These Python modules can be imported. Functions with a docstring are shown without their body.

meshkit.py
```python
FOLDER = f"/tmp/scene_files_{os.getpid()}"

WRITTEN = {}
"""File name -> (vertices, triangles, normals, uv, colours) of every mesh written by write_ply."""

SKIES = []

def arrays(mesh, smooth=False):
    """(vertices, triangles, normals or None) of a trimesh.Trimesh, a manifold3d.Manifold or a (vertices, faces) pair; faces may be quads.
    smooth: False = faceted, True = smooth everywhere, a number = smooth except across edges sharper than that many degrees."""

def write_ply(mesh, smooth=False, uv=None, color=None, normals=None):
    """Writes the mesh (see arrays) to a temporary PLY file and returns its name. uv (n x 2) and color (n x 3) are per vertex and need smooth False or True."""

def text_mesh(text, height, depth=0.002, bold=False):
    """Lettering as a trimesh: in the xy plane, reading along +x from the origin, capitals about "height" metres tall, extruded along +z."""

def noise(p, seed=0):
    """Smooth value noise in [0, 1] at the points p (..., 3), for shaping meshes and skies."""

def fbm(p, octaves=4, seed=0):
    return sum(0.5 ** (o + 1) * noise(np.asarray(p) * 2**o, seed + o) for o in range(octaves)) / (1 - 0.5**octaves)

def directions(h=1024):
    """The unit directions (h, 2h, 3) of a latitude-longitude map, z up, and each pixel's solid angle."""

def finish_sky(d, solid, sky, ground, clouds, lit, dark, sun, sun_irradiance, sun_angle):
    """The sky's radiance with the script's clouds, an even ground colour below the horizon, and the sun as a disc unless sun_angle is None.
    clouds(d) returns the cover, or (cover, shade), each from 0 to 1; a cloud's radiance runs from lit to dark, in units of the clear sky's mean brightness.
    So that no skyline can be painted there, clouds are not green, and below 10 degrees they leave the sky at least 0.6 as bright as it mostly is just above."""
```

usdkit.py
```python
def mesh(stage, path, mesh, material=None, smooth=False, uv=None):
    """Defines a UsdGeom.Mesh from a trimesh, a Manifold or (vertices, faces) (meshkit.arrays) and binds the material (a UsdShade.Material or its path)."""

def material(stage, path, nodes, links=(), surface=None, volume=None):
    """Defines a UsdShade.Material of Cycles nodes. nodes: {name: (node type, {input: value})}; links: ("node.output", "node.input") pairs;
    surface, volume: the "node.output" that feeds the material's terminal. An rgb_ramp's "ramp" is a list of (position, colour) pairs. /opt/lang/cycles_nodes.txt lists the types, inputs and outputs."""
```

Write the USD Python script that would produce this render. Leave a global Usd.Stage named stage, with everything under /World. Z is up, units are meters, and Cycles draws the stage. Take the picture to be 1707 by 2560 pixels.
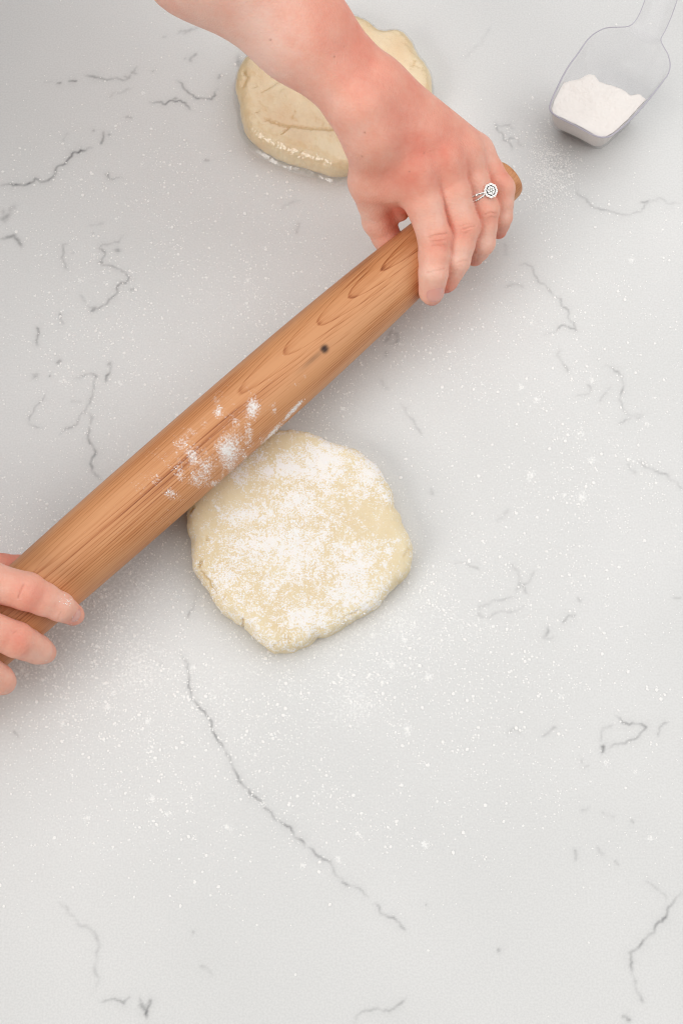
import math, random
import numpy as np, trimesh, usdkit
from meshkit import noise, fbm
from scipy.spatial import cKDTree
from scipy.interpolate import PchipInterpolator, CubicSpline
from shapely.geometry import Polygon, Point
from shapely import contains_xy
from pxr import Usd, UsdGeom, UsdLux, UsdShade, Gf, Sdf, Vt

rng = np.random.default_rng(7)
stage = Usd.Stage.CreateInMemory()
UsdGeom.SetStageUpAxis(stage, UsdGeom.Tokens.z)
UsdGeom.SetStageMetersPerUnit(stage, 1.0)
world = UsdGeom.Xform.Define(stage, '/World')
stage.SetDefaultPrim(world.GetPrim())
UsdGeom.Scope.Define(stage, '/World/Looks')

# ------------------------------------------------------------------ camera
TILT, DIST, FL = math.radians(18.0), 0.82, 51.5
cam = UsdGeom.Camera.Define(stage, '/World/camera')
cam.CreateFocalLengthAttr(FL); cam.CreateHorizontalApertureAttr(24.0); cam.CreateVerticalApertureAttr(36.0)
cam.CreateClippingRangeAttr(Gf.Vec2f(0.02, 100))
cam.AddTranslateOp().Set(Gf.Vec3d(0, -DIST * math.sin(TILT), DIST * math.cos(TILT)))
cam.AddRotateXOp().Set(math.degrees(TILT))
cam.CreateExposureAttr(0.0)

# ------------------------------------------------------------------ lamps (soft window light and a bright ceiling)
def rect_light(name, pos, target, w, h, inten, color):
    l = UsdLux.RectLight.Define(stage, '/World/' + name)
    l.CreateWidthAttr(w); l.CreateHeightAttr(h); l.CreateIntensityAttr(inten); l.CreateColorAttr(Gf.Vec3f(*color))
    m = Gf.Matrix4d(); m.SetLookAt(Gf.Vec3d(*pos), Gf.Vec3d(*target), Gf.Vec3d(0, 0.01, 1) if abs(pos[0]) + abs(pos[1]) > .3 else Gf.Vec3d(0, 1, 0))
    l.AddTransformOp().Set(m.GetInverse())
    return l
rect_light('window_light', (-3.45, -2.5, 2.75), (0, 0, 0), 3.0, 2.6, 6.5, (1.0, 0.975, 0.94))
rect_light('ceiling_light', (0.45, 1.0, 1.9), (0.3, 0.6, 0), 4.2, 4.2, 1.40, (0.995, 0.99, 0.985))
rect_light('side_window_light', (2.6, -0.4, 1.5), (0, 0, 0), 2.6, 1.9, 2.1, (1.0, 0.99, 0.975))

# ------------------------------------------------------------------ pixel <-> place helpers (photograph pixels 1707 x 2560, millimetres)
FPX = 1707 * FL / 24.0
CAM = np.array([0, -DIST * math.sin(TILT), DIST * math.cos(TILT)]) * 1000
FWD = np.array([0, math.sin(TILT), -math.cos(TILT)]); UPV = np.array([0, math.cos(TILT), math.sin(TILT)]); RGT = np.array([1.0, 0, 0])
def ray(U, V):
    d = FWD + RGT * (U - 853.5) / FPX + UPV * (1280 - V) / FPX
    return d / np.linalg.norm(d)
def P(U, V, z=0.0):
    d = ray(U, V); t = (z - CAM[2]) / d[2]
    return CAM + t * d
def pix(p):
    q = np.asarray(p) - CAM; w = q @ FWD
    return 853.5 + FPX * (q @ RGT) / w, 1280 - FPX * (q @ UPV) / w
def mmr(px, p):
    return px * ((np.asarray(p) - CAM) @ FWD) / FPX
def poly(pts, z=0.0, s=1.0, o=(0, 0)):
    return np.array([P(o[0] + x / s, o[1] + y / s, z) for x, y in pts])

# ------------------------------------------------------------------ scene helpers
used = {}
def fresh(parent, name):
    k = used[(parent, name)] = used.get((parent, name), -1) + 1
    return parent + '/' + (name if k == 0 else f'{name}_{k:03d}')
def tag(prim, label=None, cat=None, group=None, kind=None):
    p = prim.GetPrim() if hasattr(prim, 'GetPrim') else prim
    for k, v in (('label', label), ('category', cat), ('group', group), ('kind', kind)):
        if v: p.SetCustomDataByKey(k, v)
    return prim
bases = {'/World': np.zeros(3)}
def thing(name, base, label, cat, group=None):
    path = fresh('/World', name)
    x = UsdGeom.Xform.Define(stage, path); x.AddTranslateOp().Set(Gf.Vec3d(*(np.asarray(base, float) / 1000)))
    bases[path] = np.asarray(base, float)
    tag(x, label, cat, group)
    return path
T_ = Sdf.ValueTypeNames
def part(parent, name, v, f, mat, smooth=True, attrs=None, normals=None):
    path = fresh(parent, name)
    base = bases[parent]; bases[path] = base
    f = np.asarray(f, int)
    if f.shape[1] == 4: f = np.vstack([f[:, [0, 1, 2]], f[:, [0, 2, 3]]])
    m = usdkit.mesh(stage, path, ((np.asarray(v, float) - base) / 1000, f), mat, smooth=smooth)
    if normals is not None:
        m.CreateNormalsAttr(Vt.Vec3fArray.FromNumpy(np.asarray(normals, np.float32))); m.SetNormalsInterpolation('vertex')
    api = UsdGeom.PrimvarsAPI(m)
    for k, a in (attrs or {}).items():
        a = np.asarray(a, np.float32)
        if a.ndim == 1: api.CreatePrimvar(k, T_.FloatArray, 'vertex').Set(Vt.FloatArray.FromNumpy(a))
        else: api.CreatePrimvar(k, T_.Vector3fArray, 'vertex').Set(Vt.Vec3fArray.FromNumpy(a))
    # a child of a mesh must not inherit a transform twice: meshes carry none
    return path
def grid_faces(nu, nv, wrap_v=False):
    i, j = np.meshgrid(np.arange(nu - 1), np.arange(nv if wrap_v else nv - 1), indexing='ij')
    a = i * nv + j; b = i * nv + (j + 1) % nv
    return np.stack([a, b, b + nv, a + nv], -1).reshape(-1, 4)
def lin(r, g, b):
    c = np.array([r, g, b]) / 255.0
    return tuple(np.where(c <= .04045, c / 12.92, ((c + .055) / 1.055) ** 2.4))
def mat(name, nodes, links=(), surface='p.BSDF'):
    return usdkit.material(stage, '/World/Looks/' + name, nodes, links, surface=surface)

# ------------------------------------------------------------------ materials
M = {}
M['stone'] = mat('white_quartz', {
    'v': ('attribute', {'attribute': 'vein'}), 'd': ('attribute', {'attribute': 'dust'}), 'g': ('geometry', {}),
    'n1': ('noise_texture', {'scale': 9.0, 'detail': 4}), 'n2': ('noise_texture', {'scale': 900.0, 'detail': 2}), 'n3': ('noise_texture', {'scale': 620.0, 'detail': 4, 'roughness': 0.65}),
    'nv': ('noise_texture', {'scale': 160.0, 'detail': 3}),
    'vr': ('map_range', {'from_min': 0.3, 'from_max': 0.62, 'to_min': 0.35, 'to_max': 1.0, 'clamp': True}),
    'vm': ('math', {'math_type': 'multiply', 'use_clamp': True}),
    'r1': ('rgb_ramp', {'ramp': [(0.3, (0.645, 0.648, 0.640)), (0.7, (0.685, 0.685, 0.678))]}),
    'r2': ('rgb_ramp', {'ramp': [(0.35, (0.95, 0.95, 0.95)), (0.65, (1.03, 1.03, 1.03))]}),
    'mul': ('mix_color', {'blend_type': 'multiply', 'fac': 1.0}),
    'mv': ('mix_color', {'b': (0.17, 0.17, 0.175)}),
    'ds': ('math', {'math_type': 'add'}), 'dr': ('map_range', {'from_min': 0.86, 'from_max': 1.10, 'clamp': True}),
    'md': ('mix_color', {'b': (0.86, 0.86, 0.845)}),
    'rg': ('map_range', {'to_min': 0.33, 'to_max': 0.8, 'clamp': True}),
    'p': ('principled_bsdf', {'roughness': 0.35, 'specular_ior_level': 0.35})},
    [('g.position', 'n1.vector'), ('g.position', 'n2.vector'), ('g.position', 'n3.vector'), ('g.position', 'nv.vector'), ('n1.fac', 'r1.fac'), ('n2.fac', 'r2.fac'),
     ('r1.color', 'mul.a'), ('r2.color', 'mul.b'), ('mul.result', 'mv.a'), ('nv.fac', 'vr.value'), ('vr.result', 'vm.value1'), ('v.fac', 'vm.value2'), ('vm.value', 'mv.fac'),
     ('d.fac', 'ds.value1'), ('n3.fac', 'ds.value2'), ('ds.value', 'dr.value'), ('dr.result', 'md.fac'), ('mv.result', 'md.a'), ('md.result', 'p.base_color'),
     ('dr.result', 'rg.value'), ('rg.result', 'p.roughness')])
M['flour'] = mat('flour_white', {'p': ('principled_bsdf', {'base_color': (0.85, 0.842, 0.825), 'roughness': 1.0, 'specular_ior_level': 0.1})})
M['scoop_flour'] = mat('flour_heap_white', {'g': ('geometry', {}), 'n': ('noise_texture', {'scale': 500.0, 'detail': 4}),
    'b': ('bump', {'distance': 0.0006, 'strength': 0.5}), 'p': ('principled_bsdf', {'base_color': (0.81, 0.765, 0.73), 'roughness': 1.0, 'specular_ior_level': 0.1})},
    [('g.position', 'n.vector'), ('n.fac', 'b.height'), ('b.normal', 'p.normal')])
M['skin'] = mat('skin', {
    'a': ('attribute', {'attribute': 'red'}), 'c': ('attribute', {'attribute': 'spot'}), 'g': ('geometry', {}),
    'n1': ('noise_texture', {'scale': 60.0, 'detail': 6, 'roughness': 0.7}), 'n2': ('noise_texture', {'scale': 1500.0, 'detail': 3}), 'vo': ('voronoi_texture', {'scale': 900.0}),
    'fa': ('math', {'math_type': 'multiply_add', 'value2': 0.85, 'value3': -0.425}), 'fs': ('math', {'math_type': 'add', 'use_clamp': True}),
    'r': ('rgb_ramp', {'ramp': [(0.0, (0.86, 0.57, 0.475)), (0.4, (0.81, 0.40, 0.30)), (1.0, (0.71, 0.185, 0.125))]}),
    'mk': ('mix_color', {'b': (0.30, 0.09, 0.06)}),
    'fn': ('noise_texture', {'scale': 320.0, 'detail': 4, 'roughness': 0.7}),
    'ad': ('math', {'math_type': 'add'}), 'b': ('bump', {'distance': 0.0005, 'strength': 0.3}),
    'p': ('principled_bsdf', {'roughness': 0.5, 'specular_ior_level': 0.32, 'subsurface_weight': 0.22, 'subsurface_scale': 0.0028, 'subsurface_radius': (1.0, 0.35, 0.2)})},
    [('g.position', 'n1.vector'), ('g.position', 'n2.vector'), ('g.position', 'vo.vector'), ('g.position', 'fn.vector'), ('n1.fac', 'fa.value1'), ('fa.value', 'fs.value1'), ('a.fac', 'fs.value2'),
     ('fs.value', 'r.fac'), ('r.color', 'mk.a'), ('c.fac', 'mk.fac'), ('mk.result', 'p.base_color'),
     ('vo.distance', 'ad.value1'), ('fn.fac', 'ad.value2'), ('ad.value', 'b.height'), ('b.normal', 'p.normal')])
M['nail'] = mat('fingernail', {'p': ('principled_bsdf', {'base_color': (0.80, 0.37, 0.31), 'roughness': 0.25, 'specular_ior_level': 0.5, 'subsurface_weight': 0.3, 'subsurface_scale': 0.002})})
M['shirt'] = mat('charcoal_cotton', {'g': ('geometry', {}), 'n': ('noise_texture', {'scale': 700.0}), 'r': ('rgb_ramp', {'ramp': [(0.3, (0.045, 0.047, 0.05)), (0.7, (0.075, 0.077, 0.08))]}),
    'p': ('principled_bsdf', {'roughness': 0.9})}, [('g.position', 'n.vector'), ('n.fac', 'r.fac'), ('r.color', 'p.base_color')])

def wood(name):
    # ring shells of a flat-sawn log, drifting along the length, bent round one knot; "lp" = place in the pin's own axes (metres)
    n = {'lp': ('attribute', {'attribute': 'lp'}), 'fl': ('attribute', {'attribute': 'flour'}), 's': ('separate_xyz', {}),
         'ml': ('mapping', {'scale': (2.6, 30.0, 30.0)}), 'nl': ('noise_texture', {'scale': 1.0, 'detail': 2.0, 'roughness': 0.45}),
         'mf': ('mapping', {'scale': (26.0, 1300.0, 1300.0)}), 'nf': ('noise_texture', {'scale': 1.0, 'detail': 4.0, 'roughness': 0.65}),
         'ms': ('mapping', {'scale': (7.0, 330.0, 330.0)}), 'ns': ('noise_texture', {'scale': 1.0, 'detail': 3.0, 'roughness': 0.6}), 'mb': ('mapping', {'scale': (8.0, 60.0, 60.0)}), 'nb': ('noise_texture', {'scale': 1.0, 'detail': 3.0})}
    L = [('lp.vector', 'ms.vector'), ('ms.vector', 'ns.vector'), ('lp.vector', 's.vector'), ('lp.vector', 'ml.vector'), ('ml.vector', 'nl.vector'), ('lp.vector', 'mf.vector'), ('mf.vector', 'nf.vector'), ('lp.vector', 'mb.vector'), ('mb.vector', 'nb.vector')]
    cnt = [0]
    def m(op, a, b=None, c=None):
        cnt[0] += 1; k = f'k{cnt[0]}'; ins = {'math_type': op}
        for q, val in zip(('value1', 'value2', 'value3'), (a, b, c)):
            if val is None: continue
            if isinstance(val, str): L.append((val, f'{k}.{q}'))
            else: ins[q] = float(val)
        n[k] = ('math', ins); return k + '.value'
    y, z, x = 's.y', 's.z', 's.x'
    yy = m('add', y, 0.004); zz = m('subtract', z, 0.045)
    r = m('sqrt', m('add', m('multiply', yy, yy), m('multiply', zz, zz)))
    r = m('add', r, m('multiply', m('subtract', 'nl.fac', 0.5), 0.0055))
    r = m('add', r, m('multiply', m('smoothmin', x, 0.20, 0.08), 0.088))
    # knot
    kx, ky = KNOT
    dx = m('divide', m('subtract', x, kx), 0.013); dy = m('divide', m('subtract', y, ky), 0.0036)
    kd = m('add', m('multiply', dx, dx), m('multiply', dy, dy))
    bell = m('exponent', m('multiply', kd, -1.0))
    r = m('add', r, m('multiply', bell, 0.0007))
    t = m('fraction', m('divide', m('add', r, m('multiply', 'nb.fac', 0.0007)), 0.00145))
    n['rr'] = ('rgb_ramp', {'ramp': [(0.0, (0, 0, 0)), (0.55, (0.10,) * 3), (0.82, (0.35,) * 3), (0.94, (1.0,) * 3), (1.0, (0.0,) * 3)]})
    L.append((t, 'rr.fac'))
    f = m('multiply', 'rr.color', m('add', 0.12, m('multiply', 'nb.fac', 0.9)))
    f = m('add', f, m('multiply', m('subtract', 'nf.fac', 0.5), 1.15))
    f = m('add', f, m('multiply', m('subtract', 'nb.fac', 0.45), 0.9))
    f = m('add', f, m('multiply', m('subtract', 'ns.fac', 0.5), 1.1))
    n['cr'] = ('rgb_ramp', {'ramp': [(0.0, lin(208, 150, 104)), (0.3, lin(194, 132, 86)), (0.6, lin(164, 99, 58)), (1.0, lin(112, 60, 31))]})
    L.append((f, 'cr.fac'))
    # knot heart
    d2x = m('divide', m('subtract', x, kx), 0.0027); d2y = m('divide', m('subtract', y, ky), 0.0020)
    rough = m('multiply', m('absolute', m('subtract', 'ns.fac', 0.5)), 0.9)
    kk = m('exponent', m('multiply', m('power', m('add', rough, m('add', m('multiply', d2x, d2x), m('multiply', d2y, d2y))), 1.9), -1.0))
    tx = m('divide', m('subtract', x, kx + 0.008), 0.009); ty = m('divide', m('subtract', y, ky), 0.0011)
    tail = m('multiply', m('exponent', m('multiply', m('add', m('multiply', tx, tx), m('multiply', ty, ty)), -1.0)), m('multiply', 'nf.fac', 0.85))
    kk = m('maximum', kk, tail)
    up = m('greater_than', z, 0.0); kk = m('multiply', kk, up)
    n['mk'] = ('mix_color', {'b': lin(48, 20, 8)}); L += [('cr.color', 'mk.a'), (kk, 'mk.fac')]
    # flour streaks
    n['g'] = ('geometry', {}); n['fn'] = ('noise_texture', {'scale': 950.0, 'detail': 3.0, 'roughness': 0.7}); L.append(('g.position', 'fn.vector'))
    fm = m('add', 'fl.fac', m('multiply', m('subtract', 'fn.fac', 0.5), 1.9))
    n['fr'] = ('map_range', {'from_min': 0.36, 'from_max': 0.92, 'clamp': True}); L.append((fm, 'fr.value'))
    n['mf2'] = ('mix_color', {'b': (0.84, 0.81, 0.79)}); L += [('mk.result', 'mf2.a'), ('fr.result', 'mf2.fac')]
    n['rg'] = ('map_range', {'to_min': 0.42, 'to_max': 1.0, 'clamp': True}); L.append(('fr.result', 'rg.value'))
    n['b'] = ('bump', {'distance': 0.0003, 'strength': 0.35}); L += [('nf.fac', 'b.height'), ('b.normal', 'p.normal')]
    n['p'] = ('principled_bsdf', {'specular_ior_level': 0.35}); L += [('mf2.result', 'p.base_color'), ('rg.result', 'p.roughness')]
    return mat(name, n, L)

def dough_mat(name, ca, cb, crough, spec):
    return mat(name, {
        'f': ('attribute', {'attribute': 'flour'}), 'k': ('attribute', {'attribute': 'crack'}), 'g': ('geometry', {}),
        'n1': ('noise_texture', {'scale': 45.0, 'detail': 4, 'roughness': 0.55}), 'n2': ('noise_texture', {'scale': 260.0, 'detail': 6, 'roughness': 0.72}), 'n3': ('noise_texture', {'scale': 1150.0, 'detail': 2}),
        'r': ('rgb_ramp', {'ramp': [(0.3, ca), (0.7, cb)]}),
        's1': ('math', {'math_type': 'multiply_add', 'value2': 1.5}), 's2': ('math', {'math_type': 'multiply_add', 'value2': 1.3}),
        'mr': ('map_range', {'from_min': 1.38, 'from_max': 1.66, 'clamp': True}), 'mw': ('mix_color', {'b': (0.85, 0.82, 0.79)}),
        'mc': ('mix_color', {'b': (0.50, 0.33, 0.14)}),
        'b': ('bump', {'distance': 0.0006, 'strength': 0.35}),
        'p': ('principled_bsdf', {'roughness': crough, 'specular_ior_level': spec, 'subsurface_weight': 0.25, 'subsurface_scale': 0.003, 'subsurface_radius': (1.0, 0.8, 0.5)})},
        [('g.position', 'n1.vector'), ('g.position', 'n2.vector'), ('g.position', 'n3.vector'), ('n1.fac', 'r.fac'),
         ('n2.fac', 's1.value1'), ('f.fac', 's1.value3'), ('n3.fac', 's2.value1'), ('s1.value', 's2.value3'), ('s2.value', 'mr.value'),
         ('r.color', 'mc.a'), ('k.fac', 'mc.fac'), ('mc.result', 'mw.a'), ('mr.result', 'mw.fac'), ('mw.result', 'p.base_color'),
         ('s2.value', 'b.height'), ('b.normal', 'p.normal')])
M['dough'] = dough_mat('pale_dough', (0.71, 0.58, 0.375), (0.77, 0.66, 0.46), 0.75, 0.2)
M['dough2'] = dough_mat('chilled_dough', (0.76, 0.54, 0.315), (0.83, 0.70, 0.48), 0.6, 0.3)
M['film'] = mat('cling_film', {'g': ('geometry', {}), 'n': ('noise_texture', {'scale': 55.0, 'detail': 3, 'distortion': 1.6}), 'b': ('bump', {'distance': 0.002, 'strength': 0.2}),
    'fr': ('layer_weight', {'blend': 0.5}), 'pw': ('math', {'math_type': 'power', 'value2': 3.5}), 'fa': ('math', {'math_type': 'multiply_add', 'value2': 0.55, 'value3': 0.065, 'use_clamp': True}),
    't': ('transparent_bsdf', {'color': (0.996, 0.996, 0.996)}), 'gl': ('glossy_bsdf', {'color': (1, 1, 1), 'roughness': 0.26}), 'm': ('mix_closure', {})},
    [('g.position', 'n.vector'), ('n.fac', 'b.height'), ('b.normal', 'gl.normal'), ('b.normal', 'fr.normal'), ('fr.facing', 'pw.value1'), ('pw.value', 'fa.value1'), ('fa.value', 'm.fac'), ('t.BSDF', 'm.closure1'), ('gl.BSDF', 'm.closure2')], surface='m.closure')
M['clear'] = mat('clear_plastic', {'fr': ('layer_weight', {'blend': 0.5}), 'pw': ('math', {'math_type': 'power', 'value2': 4.0}), 'fa': ('math', {'math_type': 'multiply_add', 'value2': 0.3, 'value3': 0.015}),
    't': ('transparent_bsdf', {'color': (0.997, 0.996, 0.998)}), 'gl': ('glossy_bsdf', {'roughness': 0.28}),
    'd': ('principled_bsdf', {'base_color': (0.86, 0.84, 0.88), 'roughness': 0.5}), 'tl': ('translucent_bsdf', {'color': (0.86, 0.84, 0.88)}), 'm1': ('mix_closure', {'fac': 0.5}), 'm0': ('mix_closure', {'fac': 0.035}), 'm': ('mix_closure', {})},
    [('fr.facing', 'pw.value1'), ('pw.value', 'fa.value1'), ('d.BSDF', 'm1.closure1'), ('tl.BSDF', 'm1.closure2'), ('t.BSDF', 'm0.closure1'), ('m1.closure', 'm0.closure2'), ('fa.value', 'm.fac'), ('m0.closure', 'm.closure1'), ('gl.BSDF', 'm.closure2')], surface='m.closure')
M['rim'] = mat('clear_plastic_edge', {'p': ('principled_bsdf', {'base_color': (0.52, 0.49, 0.57), 'roughness': 0.25, 'alpha': 0.7})})
M['silver'] = mat('white_gold', {'p': ('principled_bsdf', {'base_color': (0.74, 0.71, 0.69), 'metallic': 1.0, 'roughness': 0.27})})
M['onyx'] = mat('dark_enamel', {'p': ('principled_bsdf', {'base_color': (0.02, 0.02, 0.025), 'roughness': 0.25})})
M['gem'] = mat('clear_gem', {'gl': ('glossy_bsdf', {'color': (0.95, 0.95, 0.93), 'roughness': 0.03}), 'd': ('principled_bsdf', {'base_color': (0.60, 0.60, 0.57), 'roughness': 0.1}), 'm': ('mix_closure', {'fac': 0.5})},
    [('d.BSDF', 'm.closure1'), ('gl.BSDF', 'm.closure2')], surface='m.closure')

# ------------------------------------------------------------------ the outlines traced from the photograph, laid on their own heights
DOUGH1 = [(770,100),(900,140),(1050,200),(1180,260),(1290,370),(1360,470),(1400,600),(1450,720),(1492,810),(1490,900),(1460,1010),(1380,1100),(1250,1230),(1130,1300),(940,1400),(800,1460),(690,1500),(600,1480),(490,1400),(400,1320),(250,1200),(180,1070),(112,970),(100,840),(75,700),(82,590),(140,470),(260,330),(400,210),(560,130),(660,100)]
DOUGH2 = [(520,330),(470,400),(472,560),(492,680),(540,760),(640,830),(760,880),(860,905),(980,945),(1060,945),(1220,880),(1400,740),(1500,600),(1525,500),(1520,450),(1490,380),(1440,310),(1405,235),(1345,190),(1260,192),(1180,145),(1080,105),(940,95),(780,130),(640,210)]
SCOOP = [(1578,62),(1554,67),(1521,68),(1492,79),(1471,96),(1445,132),(1417,171),(1393,218),(1378,252),(1373,270),(1376,279),(1386,287),(1440,315),(1485,338),(1500,343),(1517,343),(1534,334),(1575,299),(1624,244),(1656,203),(1671,182),(1675,160),(1669,135),(1656,112),(1652,95)]
def smooth_closed(pts, n):
    p = np.vstack([pts, pts[:1]]); t = np.r_[0, np.cumsum(np.linalg.norm(np.diff(p, axis=0), axis=1))]
    cs = CubicSpline(t, p, bc_type='periodic'); s = np.linspace(0, t[-1], n, endpoint=False)
    return cs(s)
def resample_closed(pts, n):
    p = np.vstack([pts, pts[:1]]); t = np.r_[0, np.cumsum(np.linalg.norm(np.diff(p, axis=0), axis=1))]
    s = np.linspace(0, t[-1], n, endpoint=False)
    return np.stack([np.interp(s, t, p[:, k]) for k in range(p.shape[1])], 1)

# ------------------------------------------------------------------ rolling pin: axis and taper
PIN_Z, PIN_LEN = 37.0, 455.0
PA = P(1272, 441, PIN_Z); PB0 = P(171, 1409, PIN_Z)
PDIR = (PB0 - PA) / np.linalg.norm(PB0 - PA); PB = PA + PDIR * PIN_LEN
PSIDE = np.cross([0, 0, 1], PDIR)
pin_r = PchipInterpolator([-40, 0, 30, 72, 120, 180, 228, 280, 340, 400, 455, 500], [9, 11.9, 14.5, 17.2, 19.3, 20.5, 20.7, 20.6, 19.9, 18.4, 15.4, 14])
def pin_gap(p):
    """distance from points to the pin's side and place along its axis"""
    q = np.asarray(p) - PA; s = q @ PDIR
    return np.linalg.norm(q - np.multiply.outer(s, PDIR), axis=-1) - pin_r(np.clip(s, -35, 495)), s
def on_pin(U, V, r, off=-0.5):
    """the point seen at U, V where a ball of radius r first touches the pin"""
    zs = np.linspace(130, 8, 900); d = ray(U, V)
    pts = CAM + np.outer((zs - CAM[2]) / d[2], d)
    g = pin_gap(pts)[0] - r - off
    hit = np.nonzero(g <= 0)[0]
    return pts[hit[0]] if len(hit) else pts[np.argmin(g)]
def pin_local(p):
    q = np.asarray(p) - PA; return np.stack([q @ PDIR, q @ PSIDE, q[..., 2]], -1)
k_ = pin_local(on_pin(811, 872, 0.0, 0.0)); KNOT = (k_[0] / 1000, k_[1] / 1000)
M['wood'] = wood('cherry_wood')

ns, na = 760, 288
s_ = np.concatenate([[0, 0, 0.25, 0.9, 2.0], np.linspace(3, PIN_LEN - 3, ns), [PIN_LEN - 2, PIN_LEN - .9, PIN_LEN - .25, PIN_LEN, PIN_LEN]])
rr = pin_r(s_).copy()
rr[:5] = [0.01, rr[0] - 2.0, rr[0] - 1.2, rr[0] - .5, rr[0] - .12]; rr[-5:] = [rr[-1] - .12, rr[-1] - .5, rr[-1] - 1.2, rr[-1] - 2.0, 0.01]
ang = np.linspace(0, 2 * np.pi, na, endpoint=False)
lp = np.stack([np.repeat(s_, na), np.outer(rr, np.cos(ang)).ravel(), np.outer(rr, np.sin(ang)).ravel()], 1)
pv = PA + lp[:, :1] * PDIR + lp[:, 1:2] * PSIDE + lp[:, 2:] * np.array([0, 0, 1.0])
U_, V_ = pix(pv)
# flour carried round by the pin: streaks run round it (across the axis)
smears = [(630,1022,15,26,.95),(545,1030,9,14,.55),(685,1022,7,18,.5),(572,1128,28,44,.95),(622,1085,11,34,.65),(500,1192,24,24,.6),(484,1140,16,30,.6),(520,1165,24,30,.62),(465,1100,14,18,.5),(425,1232,16,14,.52),(395,1200,12,12,.42),(655,1105,11,18,.5),(600,1138,18,26,.55),(475,1080,14,12,.42),(540,1000,10,10,.34),(450,1170,12,30,.5),(740,962,9,9,.36),(760,940,7,7,.3),(530,1210,30,10,.5),(590,1060,10,20,.4),(440,1130,10,22,.4),(510,1060,12,16,.36)]
fl = np.zeros(len(pv))
nrm_up = (pv - (PA + lp[:, :1] * PDIR)); view = ((CAM - pv) * nrm_up).sum(1) > 0
for u, v, a, b, w in smears:
    fl = np.maximum(fl, .86 * w * np.exp(-np.abs((U_ - u) / a) ** 2.2 * .7 - np.abs((V_ - v) / b) ** 2.2 * .7))
ea, eb = np.array([640, 1128.]), np.array([768, 986.]); ed = (eb - ea) / np.linalg.norm(eb - ea); en = np.array([-ed[1], ed[0]])
al = (U_ - ea[0]) * ed[0] + (V_ - ea[1]) * ed[1]; ac = np.abs((U_ - ea[0]) * en[0] + (V_ - ea[1]) * en[1])
fl = np.maximum(fl, .8 * np.exp(-(ac / 6) ** 2) * np.clip(np.minimum(al, 190 - al) / 25, 0, 1) * (.45 + .8 * noise(np.c_[al * .05, al * 0, al * 0], 4)))
fl *= view
fl += 0.30 * np.exp(-((lp[:, 0] - 250) / 70) ** 2) * np.clip(noise(lp * [.35, .09, .09], 5) * 1.7 - .62, 0, 1) * (lp[:, 1] * np.sign(PSIDE[1] * -1) > -12)
faces = grid_faces(len(s_), na, True)
pin = part('/World', 'rolling_pin', pv, faces[:, ::-1], M['wood'], True, {'lp': lp / 1000, 'flour': fl})
tag(stage.GetPrimAtPath(pin), 'long tapered brown wooden rolling pin with a dark knot, gripped at both ends', 'rolling pin')

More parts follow.
